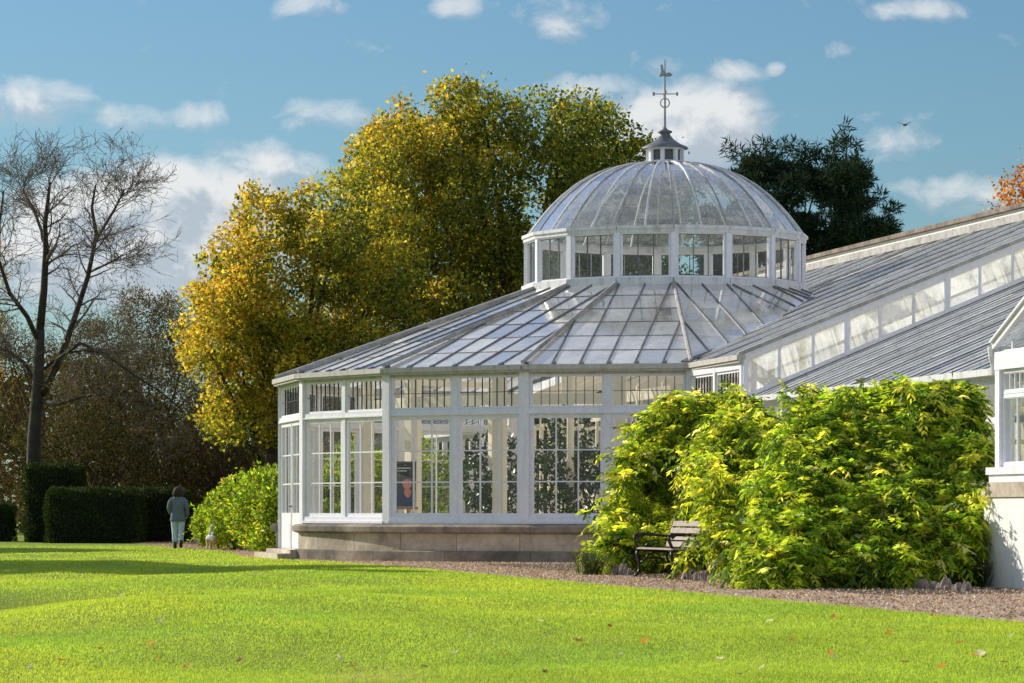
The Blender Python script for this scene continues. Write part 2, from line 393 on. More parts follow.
M['pale_floor'] = m_plain('pale_floor', (.78,.72,.62), .8, .1)
def build_bay():
    V = [ang(3.5*DEL-k*DEL, RB) for k in range(8)]
    # plinth: curved stone, ledge on top and a darker base course; a gap in the middle for the door
    gap = R_(11.0)
    for a0, a1 in ((gap, R_(80.5)), (-R_(80.5), -gap)):
        mk = lambda prof: MB().lathe([(r, z) for r, z in prof], 40, rot=-PI/2, a0=a0, a1=a1)
        def closed(mb, prof):
            m = 41
            mb.add([mb.v[i*m] for i in range(len(prof))], [tuple(range(len(prof)))])
            mb.add([mb.v[i*m+40] for i in range(len(prof))], [tuple(range(len(prof)-1, -1, -1))]); return mb
        pb = [(RB-.25,.22),(RB+.13,.22),(RB+.13,.563),(RB-.25,.563),(RB-.25,.22)]
        pl = closed(mk(pb), pb).build('plinth', 'stone', cons)
        pb = [(RB-.3,0),(RB+.22,0),(RB+.22,.20),(RB+.18,.222),(RB-.3,.222),(RB-.3,0)]
        closed(mk(pb), pb).build('base_course', 'stone_dark', pl)
        pb = [(RB-.3,.56),(RB+.16,.56),(RB+.26,.60),(RB+.27,.70),(RB+.20,.745),(RB-.3,.765),(RB-.3,.56)]
        closed(mk(pb), pb).build('ledge', 'stone_dark', pl)
    for k in range(8):                                            # corner posts
        p = V[k]; d = Vector((p.x, p.y, 0)).normalized()
        MB().beam((p.x, p.y, .765 if k not in (3, 4) else .05), (p.x, p.y, EAVE-.12), .20, .17, d).build('corner_post', 'white', cons)
    rails = (MB(), MB()); head = MB(); tran = MB()
    for k in range(7):
        rail = rails[k > 3]
        A, B = V[k], V[k+1]; d = (B-A).normalized(); n = Vector((d.y, -d.x, 0))
        if n.dot(A) < 0: n = -n
        L = (B-A).length
        P = lambda s, z: Vector((A.x+d.x*s, A.y+d.y*s, z))
        head.beam(P(.05, EAVE-.155), P(L-.05, EAVE-.155), .145, .10); tran.beam(P(.06, 3.00), P(L-.06, 3.00), .15, .12)
        tran.beam(P(.06, 2.965)+n*.07, P(L-.06, 2.965)+n*.07, .05, .03)
        if k != 3:
            rail.beam(P(.06, .835), P(L-.06, .835), .16, .13); rail.beam(P(.06, .79)+n*.08, P(L-.06, .79)+n*.08, .09, .05)
            MB().beam(P(L/2, .9), P(L/2, EAVE-.205), .13, .12, n).build('mullion_post', 'white', cons)
            for s0, s1 in ((.10, L/2-.065), (L/2+.065, L-.10)):
                glazed(P(s0, 0), P(s1, 0), .90, 2.935, 3, 3, .075, .026, 'window')
                glazed(P(s0, 0), P(s1, 0), 3.065, EAVE-.205, 8, 2, .045, .011, 'transom_window', mbar='bar_dark')
        else:                                                     # double doors in the middle of the bay
            MB().beam(P(L/2, .1), P(L/2, 2.935), .06, .10, n).build('mullion_post', 'white', cons)
            for s0, s1, hs in ((.10, L/2-.03, 1), (L/2+.03, L-.10, -1)):
                w = glazed(P(s0, 0), P(s1, 0), .90, 2.935, 3, 3, .08, .026, 'door')
                q = MB(); q.beam(P(s0, .48), P(s1, .48), .065, .84); q.beam(P(s0+.14, .48)+n*.036, P(s1-.14, .48)+n*.036, .02, .52); q.build('kick_panel', 'white', w)
                hp = P(s1-.05 if hs > 0 else s0+.05, 1.12)+n*.06
                MB().tube([hp-n*.03, hp, hp+d*.09], .012, 6).build('handle', 'iron', w)
            glazed(P(.10, 0), P(L-.10, 0), 3.065, EAVE-.205, 8, 2, .045, .011, 'transom_window', mbar='bar_dark')
            st = MB(); m = (A+B)/2
            for i, (dep, z0, z1) in enumerate(((.55, .0, .12), (.28, .122, .20))):
                q0 = P(-.15, (z0+z1)/2)+n*(.05+dep/2); q1 = P(L+.15, (z0+z1)/2)+n*(.05+dep/2); st.beam(q0, q1, dep, z1-z0)
            st.build('door_step', 'stone', cons)
    for rail in rails: rail.build('sill_rail', 'white', cons)
    head.build('eaves_beam', 'gutter', cons); tran.build('transom_rail', 'white', cons)
    # gutter round the bay, then along the shoulders
    g = MB(); gp = [Vector((XC+.1, YF-.1, EAVE-.06))]+[ang(3.5*DEL-k*DEL, RB+.14, EAVE-.06) for k in range(8)]+[Vector((-XC-.1, YF-.1, EAVE-.06))]
    for i in range(len(gp)-1): g.beam(gp[i], gp[i+1], .17, .10)
    for i in range(len(gp)-1): g.beam(gp[i]+Vector((0,0,-.07)), gp[i+1]+Vector((0,0,-.07)), .09, .05)
    g.build('gutter', 'gutter', cons)
    # roof of the bay: one panel per face
    ap = RB*math.cos(DEL/2); lap = MB()
    for k in range(-3, 10):
        al = 3*DEL-k*DEL
        tdir = Vector((math.cos(al), math.sin(al), 0)); odir = ang(al, 1)
        def Q(s, o, dz=0): return Vector((tdir.x*s+odir.x*o, tdir.y*s+odir.y*o, EAVE+KC*(ap-o)+.02+dz))
        hw = math.tan(DEL/2); np_ = 6; half = RB*math.sin(DEL/2)
        edges = [-half+2*half*i/np_ for i in range(np_+1)]
        gl = MB(); br = MB(); oi, oo = RD*math.cos(DEL/2)-.02, ap+.12
        def clip(s, o):                                           # keep the panel where it is above the lean-to roof
            p = Q(s, o); return p.z-.02 >= lean_z(p.y)-1e-3 or p.y < YF+.05
        ok = 0 <= k <= 6
        for i in range(np_):
            s0, s1 = edges[i]+.012, edges[i+1]-.012
            nrow = 6
            for j in range(nrow):
                o0, o1 = oo+(oi-oo)*j/nrow, oo+(oi-oo)*(j+1)/nrow
                pts = []
                # convex cell clipped by the two hips: |s| <= o*hw
                cell = [(s0, o0), (s1, o0), (s1, o1), (s0, o1)]
                for sg in (1, -1):
                    outp = []
                    for a_, b_ in zip(cell, cell[1:]+cell[:1]):
                        fa, fb = a_[1]*hw-sg*a_[0], b_[1]*hw-sg*b_[0]
                        if fa >= 0: outp.append(a_)
                        if fa*fb < 0: t = fa/(fa-fb); outp.append((a_[0]+(b_[0]-a_[0])*t, a_[1]+(b_[1]-a_[1])*t))
                    cell = outp
                    if len(cell) < 3: break
                if not ok and len(cell) >= 3:
                    outp = []; g_ = lambda q: (Q(*q).z-.02)-lean_z(Q(*q).y)
                    for a_, b_ in zip(cell, cell[1:]+cell[:1]):
                        fa, fb = g_(a_), g_(b_)
                        if fa >= 0: outp.append(a_)
                        if fa*fb < 0: t = fa/(fa-fb); outp.append((a_[0]+(b_[0]-a_[0])*t, a_[1]+(b_[1]-a_[1])*t))
                    cell = outp
                if len(cell) >= 3:
                    dz = random.uniform(-.004, .004)
                    gl.poly([Q(s, o, dz) for s, o in cell])
        for e in edges[1:-1]:
            oe = max(abs(e)/hw, oi)
            if not ok:
                while oe < oo and not clip(e, oe): oe += .05
                ob = oo
                while ob > oe and not clip(e, ob): ob -= .05
            else: ob = oo+.02
            if ob-oe > .15: br.beam(Q(e, ob, .012), Q(e, oe, .012), .030, .026, (0,0,1))
        if ok:
            for j in range(1, 6):
                o = oo+(oi-oo)*j/6; br.beam(Q(-o*hw, o, .006), Q(o*hw, o, .006), .016, .010)
            e = oo+.02; br.beam(Q(-e*hw, e, -.005), Q(e*hw, e, -.005), .05, .05)
            for i in range(np_): 
                s = edges[i]+.05; br.beam(Q(s, oo+.05, .03), Q(s, oo-.06, .03), .07, .05)
        if gl.f:
            w = gl.build('roof_panel', 'glass_roof', cons); br.build('glazing_bars', 'bar', w)
    for k in range(8):
        al = 3.5*DEL-k*DEL; p, q = ang(al, RB+.15, EAVE-.0+.04), ang(al, RD, ZD+.05)
        MB().tube([p, q], .045, 7).build('hip_roll', 'hip', cons)
build_bay()

def build_drum():
    V = [ang(3.5*DEL-k*DEL, RD) for k in range(17)]
    b = MB(); t = MB()
    for k in range(16):
        A, B = V[k], V[k+1]; d = (B-A).normalized(); L = (B-A).length
        n = Vector((A.x+B.x, A.y+B.y, 0)).normalized()
        P = lambda s, z, o=0: Vector((A.x+d.x*s+n.x*o, A.y+d.y*s+n.y*o, z))
        b.beam(P(-.012, ZD+.05, .02), P(L+.012, ZD+.05, .02), .2, .16)
        t.beam(P(-.01, 7.0), P(L+.01, 7.0), .16, .10); t.beam(P(-.01, 7.065, .05), P(L+.01, 7.065, .05), .13, .07)
        MB().beam((A.x, A.y, ZD+.13), (A.x, A.y, 6.96), .12, .12, Vector((A.x, A.y, 0))).build('drum_post', 'white', cons)
        glazed(P(.06, 0), P(L-.06, 0), ZD+.13, 6.955, 3, 1, .04, .018, 'drum_window', mbar='bar')
        w = cons.children[-1]
    b.build('drum_sill', 'white_roof', cons); t.build('cornice', 'white_roof', cons)
    # dome: sixteen faces, two panes each, ribs on top
    prof = lambda r: 7.10+1.61*(1-(r/RD)**2.75)
    rs = [RD*x for x in (1.015, .97, .91, .84, .76, .66, .55, .42, .28, .13)]
    gl = MB()
    for k in range(32):
        a0, a1 = DEL/2*k, DEL/2*(k+1)
        for i in range(len(rs)-1):
            gl.poly([ang(a0+.004, rs[i], prof(rs[i])), ang(a1-.004, rs[i], prof(rs[i])), ang(a1-.004, rs[i+1], prof(rs[i+1])), ang(a0+.004, rs[i+1], prof(rs[i+1]))])
    dm = gl.build('dome', 'glass_dome', cons)
    for k in range(32):
        al = DEL/2*k; pts = [ang(al, r, prof(r)+.012) for r in rs]
        MB().tube(pts, [.024 if k % 2 == 0 else .018]*len(pts), 5).build('dome_rib', 'white_roof' if k % 2 == 0 else 'hip', dm)
    # cupola
    cu = MB(); z0 = prof(.35)-.03
    cu.lathe([(.46,z0-.02),(.46,z0+.05),(.40,z0+.07),(.40,z0+.09)], 8, rot=DEL)
    cu.lathe([(.37,z0+.33),(.43,z0+.33),(.43,z0+.37),(.37,z0+.37)], 8, rot=DEL)
    for i in range(8):
        p = ang(DEL+DEL*2*i, .385); cu.beam((p.x, p.y, z0+.06), (p.x, p.y, z0+.34), .09, .07, p)
    c = cu.build('cupola', 'white', cons)
    MB().lathe([(.33,z0+.05),(.33,z0+.33)], 8, rot=DEL).build('louvre', 'bar', c)
    MB().lathe([(.52,z0+.36),(.50,z0+.40),(.34,z0+.47),(.22,z0+.55),(.13,z0+.65),(.11,z0+.70),(.16,z0+.72),(.16,z0+.755),(.06,z0+.79),(.02,z0+.85)], 16, rot=0).build('cap_roof', 'lead', c, True)
    zv = z0+.72
    MB().tube([(0,0,zv), (0,0,zv+1.0), (0,0,zv+1.62)], [.028,.02,.012], 8).build('vane_pole', 'vane', c)
    ring = MB(); cx, cz = 0, zv+.66
    ex = Vector((.9777,.2099,0)); ex = Vector((math.cos(-ROT), math.sin(-ROT), 0))       # roughly across the view
    ring.tube([ex*(.10*math.cos(t))+Vector((0,0,cz+.10*math.sin(t))) for t in np.linspace(0, 2*PI, 17)], .014, 5)
    ring.build('vane_ring', 'vane', c)
    ar = MB(); za = zv+.86
    ar.tube([ex*-.24+Vector((0,0,za)), ex*.26+Vector((0,0,za))], .012, 5)
    n2 = Vector((-ex.y, ex.x, 0)); ar.tube([n2*-.24+Vector((0,0,za)), n2*.24+Vector((0,0,za))], .012, 5)
    for q in (ex*-.25, ex*.27, n2*.25, n2*-.25):
        ar.beam(q+Vector((0,0,za-.04)), q+Vector((0,0,za+.04)), .05, .02)
    ar.build('compass_arms', 'vane', c)
    fl = MB(); zf = zv+1.25
    P = lambda u, z: ex*u+Vector((0,0,zf+z))
    fl.poly([P(-.13,-.02), P(-.06,.0), P(.10,-.01), P(.18,.03), P(.10,.09), P(.03,.07), P(-.02,.12), P(-.05,.26), P(-.10,.26), P(-.085,.1)])
    fl.build('vane_flag', 'vane', c)
    # ring beam and columns that carry the drum inside
    rb = MB(); Vi = [ang(3.5*DEL-k*DEL, RD) for k in range(17)]
    for k in range(16): rb.beam(Vector((Vi[k].x, Vi[k].y, ZD-.2)), Vector((Vi[k+1].x, Vi[k+1].y, ZD-.2)), .14, .26)
    rb.build('ring_beam', 'cream', cons)
    for k in range(8):
        p = ang(3.5*DEL-2*k*DEL, RD)
        q = MB().tube([(p.x,p.y,.1),(p.x,p.y,.5),(p.x,p.y,.52),(p.x,p.y,ZD-.5),(p.x,p.y,ZD-.3)], [.13,.13,.085,.075,.13], 12)
        q.build('column', 'cream', cons)
build_drum()

def roof_strips(x0, x1, yst, zf, mat, nm, step=.46, bar=.04, barm='bar', ye=YB, rows=7):
    n = max(1, round((x1-x0)/step)); gl = MB(); br = MB(); bb = MB()
    for i in range(n):
        xa, xb = x0+(x1-x0)*i/n, x0+(x1-x0)*(i+1)/n
        ya, yb = yst(xa), yst(xb)
        for j in range(rows):
            t0, t1 = j/rows, (j+1)/rows; dz = random.uniform(-.003, .003)
            g = lambda x, ys, t: (x, ys+(ye-ys)*t, zf(ys+(ye-ys)*t)+dz)
            gl.poly([g(xa+.01, ya, t0), g(xb-.01, yb, t0), g(xb-.01, yb, t1), g(xa+.01, ya, t1)])
        if i: big = i % 3 == 0; (bb if big else br).beam((xa, ya-.02, zf(ya-.02)+(.016 if big else .008)), (xa, ye, zf(ye)+(.016 if big else .008)), bar*(1.8 if big else 1.0), .040 if big else .017)
    w = gl.build(nm, mat, cons); br.build('glazing_bars', barm, w); bb.build('rafter_bars', 'white_roof', w); return w

def build_range():
    # raised central block: lean-to roof on both sides of the drum
    def yst(x):
        ax = abs(x); y = YF
        if ax < RB*math.sin(3.5*DEL)+.001:
            y = YF; 
            while y < YB and lean_z(y) < cone_z(ax, y): y += .02
        return y-.10 if y == YF else y
    for sg in (1, -1):
        x0, x1 = (.01, XC) if sg > 0 else (-XC, -.01)
        roof_strips(x0, x1, yst, lean_z, 'glass_wing', 'roof_panel', barm='bar', step=.5)
        v0 = Vector((sg*RB*math.sin(3.5*DEL), YF-.1, EAVE+.03)); vy = yst(RD*1.02)
        mb = MB(); px = sg*RD*1.0; mb.beam(v0, (px, yst(abs(px)), lean_z(yst(abs(px)))+.03), .22, .03); mb.build('valley_gutter', 'lead', cons)
        # front wall of the shoulder between bay and block end
        xa, xb = sg*RB*math.sin(3.5*DEL), sg*XC
        lo, hi = min(xa, xb)+.1, max(xa, xb)-.08
        MB().box(lo-.1, YF-.05, 0, hi+.1, YF+.2, .79).build('plinth', 'stone', cons)
        fr = MB(); m = (lo+hi)/2
        for x in (lo, m, hi): fr.box(x-.07, YF-.07, .79, x+.07, YF+.07, EAVE-.12)
        fr.box(lo, YF-.066, EAVE-.27, hi, YF+.066, EAVE-.12); fr.box(lo, YF-.066, 2.95, hi, YF+.066, 3.12); fr.box(lo, YF-.066, .79, hi, YF+.066, .92)
        fr.build('wall_frame', 'white', cons)
        for s0, s1 in ((lo+.07, m-.07), (m+.07, hi-.07)):
            glazed((s0, YF, 0), (s1, YF, 0), .92, 2.95, 3, 3, .06, .026, 'window')
            glazed((s0, YF, 0), (s1, YF, 0), 3.12, EAVE-.27, 8, 2, .05, .014, 'transom_window', mbar='bar_dark')
        # glazed step between the raised block and the lower wing roof
        gl = MB(); fr = MB(); x = sg*XC; N = 12
        for i in range(N):
            ya, yb = YF+(YB-YF)*i/N, YF+(YB-YF)*(i+1)/N
            gl.poly([(x, ya+.02, wing_z(ya)+.02), (x, yb-.02, wing_z(yb)+.02), (x, yb-.02, lean_z(yb)-.06), (x, ya+.02, lean_z(ya)-.06)])
            w_ = .09 if i % 3 == 0 else .05
            fr.beam((x, ya, wing_z(ya)-.1), (x, ya, lean_z(ya)-.03), w_, w_, (1,0,0))
        fr.beam((x, YF-.12, lean_z(YF-.12)-.04), (x, YB, lean_z(YB)-.04), .10, .12); fr.beam((x, YF, wing_z(YF)), (x, YB, wing_z(YB)), .06, .10)
        st = gl.build('side_light', 'glass_lime', cons); fr.build('frame', 'white', st)
        vg = MB(); vg.beam((x+sg*.02, YF-.14, lean_z(YF-.14)+.05), (x+sg*.02, YB, lean_z(YB)+.05), .16, .07); vg.build('verge_cap', 'hip', cons)
        # lower wing
        xe = 29.5 if sg > 0 else -34.0
        a0, a1 = (XC+.06, xe) if sg > 0 else (xe, -XC-.06)
        roof_strips(a0, a1, lambda x: YF-.12, wing_z, 'glass_wing', 'roof_panel', step=.5, barm='bar')
        MB().beam((a0, YF-.17, EW-.08), (a1, YF-.17, EW-.08), .15, .10).build('gutter', 'white_roof', cons)
        MB().box(a0, YF-.08, 0, a1, YF+.2, .9).build('plinth', 'render', cons)
        fr = MB(); gl = MB(); n = round((a1-a0)/1.2)
        for i in range(n+1):
            q = a0+(a1-a0)*i/n; fr.box(q-.06, YF-.06, .9, q+.06, YF+.06, EW-.12)
            if i < n: gl.poly([(q+.06, YF, 1.0), (q+(a1-a0)/n-.06, YF, 1.0), (q+(a1-a0)/n-.06, YF, EW-.2), (q+.06, YF, EW-.2)])
        fr.box(a0, YF-.055, EW-.24, a1, YF+.055, EW-.12); fr.box(a0, YF-.055, .9, a1, YF+.055, 1.0); fr.box(a0, YF-.05, 2.3, a1, YF+.05, 2.4)
        wf = fr.build('wall_frame', 'white', cons); gl.build('pane', 'glass', wf)
        # glazed screen between bay and wing, seen through the bay windows
        sc = MB(); x = sg*8.39+sg*.05
        for i in range(23):
            y = YF+(YB-YF)*i/22; sc.beam((x, y, .1), (x, y, 3.6), .09 if i % 4 == 0 else .035, .08, (1,0,0))
        for z in (.2, 1.3, 2.4, 3.05, 3.6): sc.beam((x, YF, z), (x, YB, z), .07, .1 if z != 1.3 else .05)
        sc.build('inner_screen', 'cream', cons)
    sc = MB()
    for i in range(21):
        x = -8.0+.8*i; sc.beam((x, YF+.3, .12), (x, YF+.3, 3.1), .085 if i % 3 == 0 else .04, .06, (0,1,0))
    for z in (.18, .95, 2.0, 3.06): sc.beam((-8.05, YF+.3, z), (8.05, YF+.3, z), .05, .08 if z in (.18, 3.06) else .035)
    sc.build('inner_screen', 'cream', cons)
    # back wall with coping, floor
    w = MB().box(-34, YB, 0, 36, YB+.4, 7.34).build('back_wall', 'render', cons)
    MB().box(-34, YB-.10, 7.345, 36, YB+.50, 7.44).build('coping', 'coping', w)
    MB().beam((-34, YB-.06, lean_z(YB)+.06), (36, YB-.06, lean_z(YB)+.06), .14, .16).build('lead_flashing', 'hip', w)
    n = 24; mb = MB().poly([Vector((ang(3.5*DEL-7*DEL*i/n, RB-.3).x, ang(3.5*DEL-7*DEL*i/n, RB-.3).y, .12)) for i in range(n+1)])
    mb.build('floor', 'pale_floor', cons)
    MB().poly([(-34,YF+.2,.115),(29.5,YF+.2,.115),(29.5,YB,.115),(-34,YB,.115)]).build('floor', 'pale_floor', cons)
    bm = MB()
    for sg in (1, -1):
        for i in range(4):
            x = sg*(8.39-2.1*i-.0); bm.beam((x, YF, EAVE-.35), (x, YB, lean_z(YB)-.35), .09, .2)
            bm.beam((x, YF, .12), (x, YF, EAVE-.3), .12, .12, (1,0,0))
    bm.beam((-8.3, YF, EAVE-.5), (8.3, YF, EAVE-.5), .1, .22)
    bm.build('inner_beams', 'cream', cons)
    ring = MB(); pv = []
    for k in range(7):
        al = 3*DEL-k*DEL; p = ang(al, 6.7); pv.append(p); d = ang(al, 1)
        MB().beam((p.x, p.y, .12), (p.x, p.y, 4.1), .26, .16, d).build('inner_post', 'cream', cons)
    for p, q in zip(pv, pv[1:]): ring.beam((p.x, p.y, 3.3), (q.x, q.y, 3.3), .10, .22); ring.beam((p.x, p.y, 4.0), (q.x, q.y, 4.0), .10, .14)
    ring.build('inner_ring_beam', 'cream', cons)
build_range()

def build_porch():
    a0, a1, yf = 29.82, 34.82, -3.29; am = (a0+a1)/2; e = 3.20; rise = .40
    base = MB(); base.box(a0, yf-.13, 0, a1, yf+.3, 1.20); base.box(a0, yf+.3, 0, a0+.3, YF+.1, 1.2); base.box(a1-.3, yf+.3, 0, a1, YF+.1, 1.2)
    b = base.build('porch_base', 'render', cons)
    band = MB(); band.box(a0-.03, yf-.16, 1.203, a1+.05, yf+.33, 1.40); band.box(a0-.05, yf+.33, 1.203, a0+.33, YF+.1, 1.40)
    band.build('band_course', 'stone', b)
    co = MB(); co.box(a0-.02, yf-.05, 1.403, a1+.02, yf+.3, 1.50); co.box(a0-.04, yf-.09, 1.503, a1+.07, yf+.32, 1.60); co.box(a0-.07, yf+.32, 1.503, a0+.3, YF+.1, 1.60)
    co.build('cornice', 'white', b)
    
    fr = MB()
    fr.box(a0+.02, yf+.02, 1.603, a0+.18, yf+.18, e-.1); fr.box(a1-.18, yf+.02, 1.603, a1-.02, yf+.18, e-.1)
    fr.box(a0+.02, yf+.01, e-.30, a1-.02, yf+.19, e-.06)
    for i in range(1, 4): x = a0+(a1-a0)*i/4; fr.box(x-.07, yf+.03, 1.603, x+.07, yf+.17, e-.3)
    fr.box(a0+.03, yf+.2, e-.3, a0+.17, YF, e-.06); fr.box(a0+.03, YF-.15, 1.603, a0+.17, YF, e-.3)
    fr.build('porch_frame', 'white', cons)
    for i in range(4):
        xa, xb = a0+(a1-a0)*i/4+(.18 if i == 0 else .07), a0+(a1-a0)*(i+1)/4-(.18 if i == 3 else .07)
        glazed((xa, yf+.1, 0), (xb, yf+.1, 0), 1.61, 2.57, 2, 1, .05, .022, 'window')
        glazed((xa, yf+.1, 0), (xb, yf+.1, 0), 2.575, e-.305, 5, 1, .045, .016, 'transom_window')
    ap = e+rise*(am-a0)
    gl = MB().poly([(a0+.1, yf+.1, e-.06), (a1-.1, yf+.1, e-.06), (am, yf+.1, ap-.1)]); g = gl.build('gable_pane', 'glass', cons)
    gb = MB()
    for i in range(1, 10):
        x = a0+(a1-a0)*i/10; gb.beam((x, yf+.1, e-.06), (x, yf+.1, e+rise*(am-a0-abs(x-am))-.1), .03, .04, (0,1,0))
    gb.beam((a0+.1, yf+.1, e-.05), (a1-.1, yf+.1, e-.05), .045, .03); gb.build('glazing_bars', 'white', g)
    rk = MB()
    for s in (a0-.0, a1+.0): rk.beam((s, yf+.02, e+.02), (am, yf+.02, ap+.02), .07, .09); rk.beam((s, yf+.0, e+.075), (am, yf+.0, ap+.075), .11, .03)
    rk.build('bargeboard', 'white', cons)
    rf = MB(); 
    for s in (a0-.03, a1+.03):
        z = e-rise*.03+.04; rf.poly([(s, yf+.12, z), (am, yf+.12, ap+.04), (am, YB, ap+.04), (s, YB, z)])
    rf.build('roof_panel', 'glass_wing', cons)
    MB().beam((a0-.08, yf+.0, e-.02), (a0-.08, YF, e-.02), .12, .09).build('gutter', 'white_roof', cons)
    MB().lathe([(.015,e-.36),(.035,e-.34),(.04,e-.22),(.07,e-.12),(.08,e-.02),(.08,e+.02),(.015,e+.02)], 10, c=(a0-.06, yf+.03)).build('hopper_head', 'white_roof', cons)
    d = MB().tube([(a0-.09, yf+.3, .05), (a0-.09, yf+.3, e-.4), (a0-.06, yf+.04, e-.3)], .04, 8); d.build('downpipe', 'white', cons)
build_porch()

# ------------------------------------------------------------------ things inside
def build_inside():
    # picture board on an easel behind the second bay window
    p = at(404, 500, 71.0); t = thing('display_easel', 'wooden easel holding a dark poster with a coral pink figure inside the bay window', 'easel', (p[0], p[1], .12), R_(-8)); t.scale = (.85, 1, .96)
    lg = [MB().beam((s*.30, 0, 0), (s*.12, .16, 1.9), .035, .035) for s in (-1, 1)]+[MB().beam((0, .65, 0), (0, .16, 1.95), .035, .035)]
    for q in lg: q.build('leg', 'timber', t)
    MB().beam((-.34, .03, 1.0), (.34, .03, 1.0), .06, .05).build('shelf', 'timber', t)
    n = NT('poster_ground'); c = n.n('ShaderNodeSeparateXYZ'); n.l(n.coord(), c.inputs[0])
    dark = n.done(n.bsdf(n.ramp(n.math('DIVIDE', n.math('SUBTRACT', c.outputs['Z'], .5), 1.6), [(.36, (.03,.05,.13)), (.6, (.05,.06,.10)), (.85, (.20,.20,.21)), (1, (.07,.07,.08))]), .4))
    Z0, Z1, y0, y1 = 1.03, 2.02, .03, .17
    bd = MB().add([(-.27,y0,Z0),(.27,y0,Z0),(.27,y1,Z1),(-.27,y1,Z1),(-.27,y0+.02,Z0),(.27,y0+.02,Z0),(.27,y1+.02,Z1),(-.27,y1+.02,Z1)],
                  [(0,1,2,3),(7,6,5,4),(0,4,5,1),(1,5,6,2),(2,6,7,3),(3,7,4,0)]).build('poster', dark, t)
    q = lambda x, z: (x, y0-.005+(z-Z0)*(y1-y0)/(Z1-Z0), z)
    MB().poly([q(-.265, 1.98), q(.265, 1.98), q(.265, 1.62), q(-.265, 1.78)]).build('dark_field', m_plain('charcoal_ink', (.025,.025,.03), .5), bd)
    q2 = q; q = lambda x, z: tuple(Vector(q2(x, z))+Vector((0, -.004, 0)))
    cor = m_plain('coral_ink', (.80,.26,.20), .5); fig = MB()
    def blob(cx, cz, r, e=1.0):
        return [q(cx+r*math.cos(a)*(1+.12*math.sin(3*a)), cz+r*e*math.sin(a)) for a in np.linspace(0, 2*PI, 14)[:-1]]
    fig.poly(blob(.06, 1.52, .12)); fig.poly(blob(.08, 1.33, .09, 1.1)); fig.build('figure', cor, bd)
    tx = MB(); 
    for x0, x1, z in ((-.2, .14, 1.86), (-.2, .04, 1.80)): tx.poly([q(x0, z), q(x1, z), q(x1, z+.022), q(x0, z+.022)])
    tx.build('white_lettering', m_plain('white_ink', (.8,.8,.8)), bd)
build_inside()

# ------------------------------------------------------------------ foliage
def shell_points(lobes, dens, lo=.62, hi=1.06, squash_bottom=False):
    """points in the outer shells of overlapping ellipsoid lobes; returns positions, outward directions, lobe ids"""
    Ps, Ns, Is = [], [], []
    Cn = np.array([l[0] for l in lobes]); Rr = np.array([l[1] for l in lobes])
    for i, (c, r) in enumerate(lobes):
        r = np.asarray(r, dtype=float); n = int(dens*(r[0]*r[1]+r[1]*r[2]+r[0]*r[2])/3*4*PI)
        d = rdir(n); k = lo+(hi-lo)*rng.random(n)**.6
        Ps.append(np.asarray(c)+d*r*k[:, None]); Ns.append(unit(d/r)); Is.append(np.full(n, i))
    P, N, I = np.concatenate(Ps), np.concatenate(Ns), np.concatenate(Is)
    inside = np.zeros(len(P), bool)
    for i in range(len(lobes)):
        q = ((P-Cn[i])/Rr[i]); inside |= ((q*q).sum(1) < .42) & (I != i)
    k = ~inside & (P[:, 2] > .03)
    return P[k], N[k], I[k]
def in_poly(x, y, poly):
    ins = False; n = len(poly)
    for i in range(n):
        x1, y1 = poly[i]; x2, y2 = poly[(i+1) % n]
        if (y1 > y) != (y2 > y) and x < (x2-x1)*(y-y1)/(y2-y1)+x1: ins = not ins
    return ins
def edge_dist(x, y, poly):
    best = 1e9
    for i in range(len(poly)):
        ax, ay = poly[i]; bx, by = poly[(i+1) % len(poly)]; dx, dy = bx-ax, by-ay
        t = max(0, min(1, ((x-ax)*dx+(y-ay)*dy)/(dx*dx+dy*dy+1e-9))); best = min(best, math.hypot(x-ax-t*dx, y-ay-t*dy))
    return best
def crown_lobes(outline, Y, depth, n, rmin, rmax, flat=.8):
    """lobes filling a crown whose outline, standing Y metres off, is given by points in degrees-like picture units"""
    W = [((x-512)/F*Y, ZC+(HY-y)/F*Y) for x, y in outline]
    xs = [p[0] for p in W]; zs = [p[1] for p in W]; out = []; dm = 0
    pts = []
    while len(pts) < n*3:
        x, z = random.uniform(min(xs), max(xs)), random.uniform(min(zs), max(zs))
        if in_poly(x, z, W): pts.append((x, z, edge_dist(x, z, W)))
    dm = max(p[2] for p in pts)
    for x, z, e in pts:
        if len(out) >= n: break
        if e < rmin*.75: continue
        r = min(rmax, e*random.uniform(.75, 1.1), random.uniform(rmin, rmax)); r = max(r, rmin*.7)
        t = math.sqrt(max(0, 1-(1-min(1, e/dm))**2))
        y = Y+random.choice((-1, -1, 1))*depth*t*random.uniform(.25, 1)
        k = y/Y; out.append((np.array([x*1.0, y, z]), np.array([r, r, r*flat])))
    return out
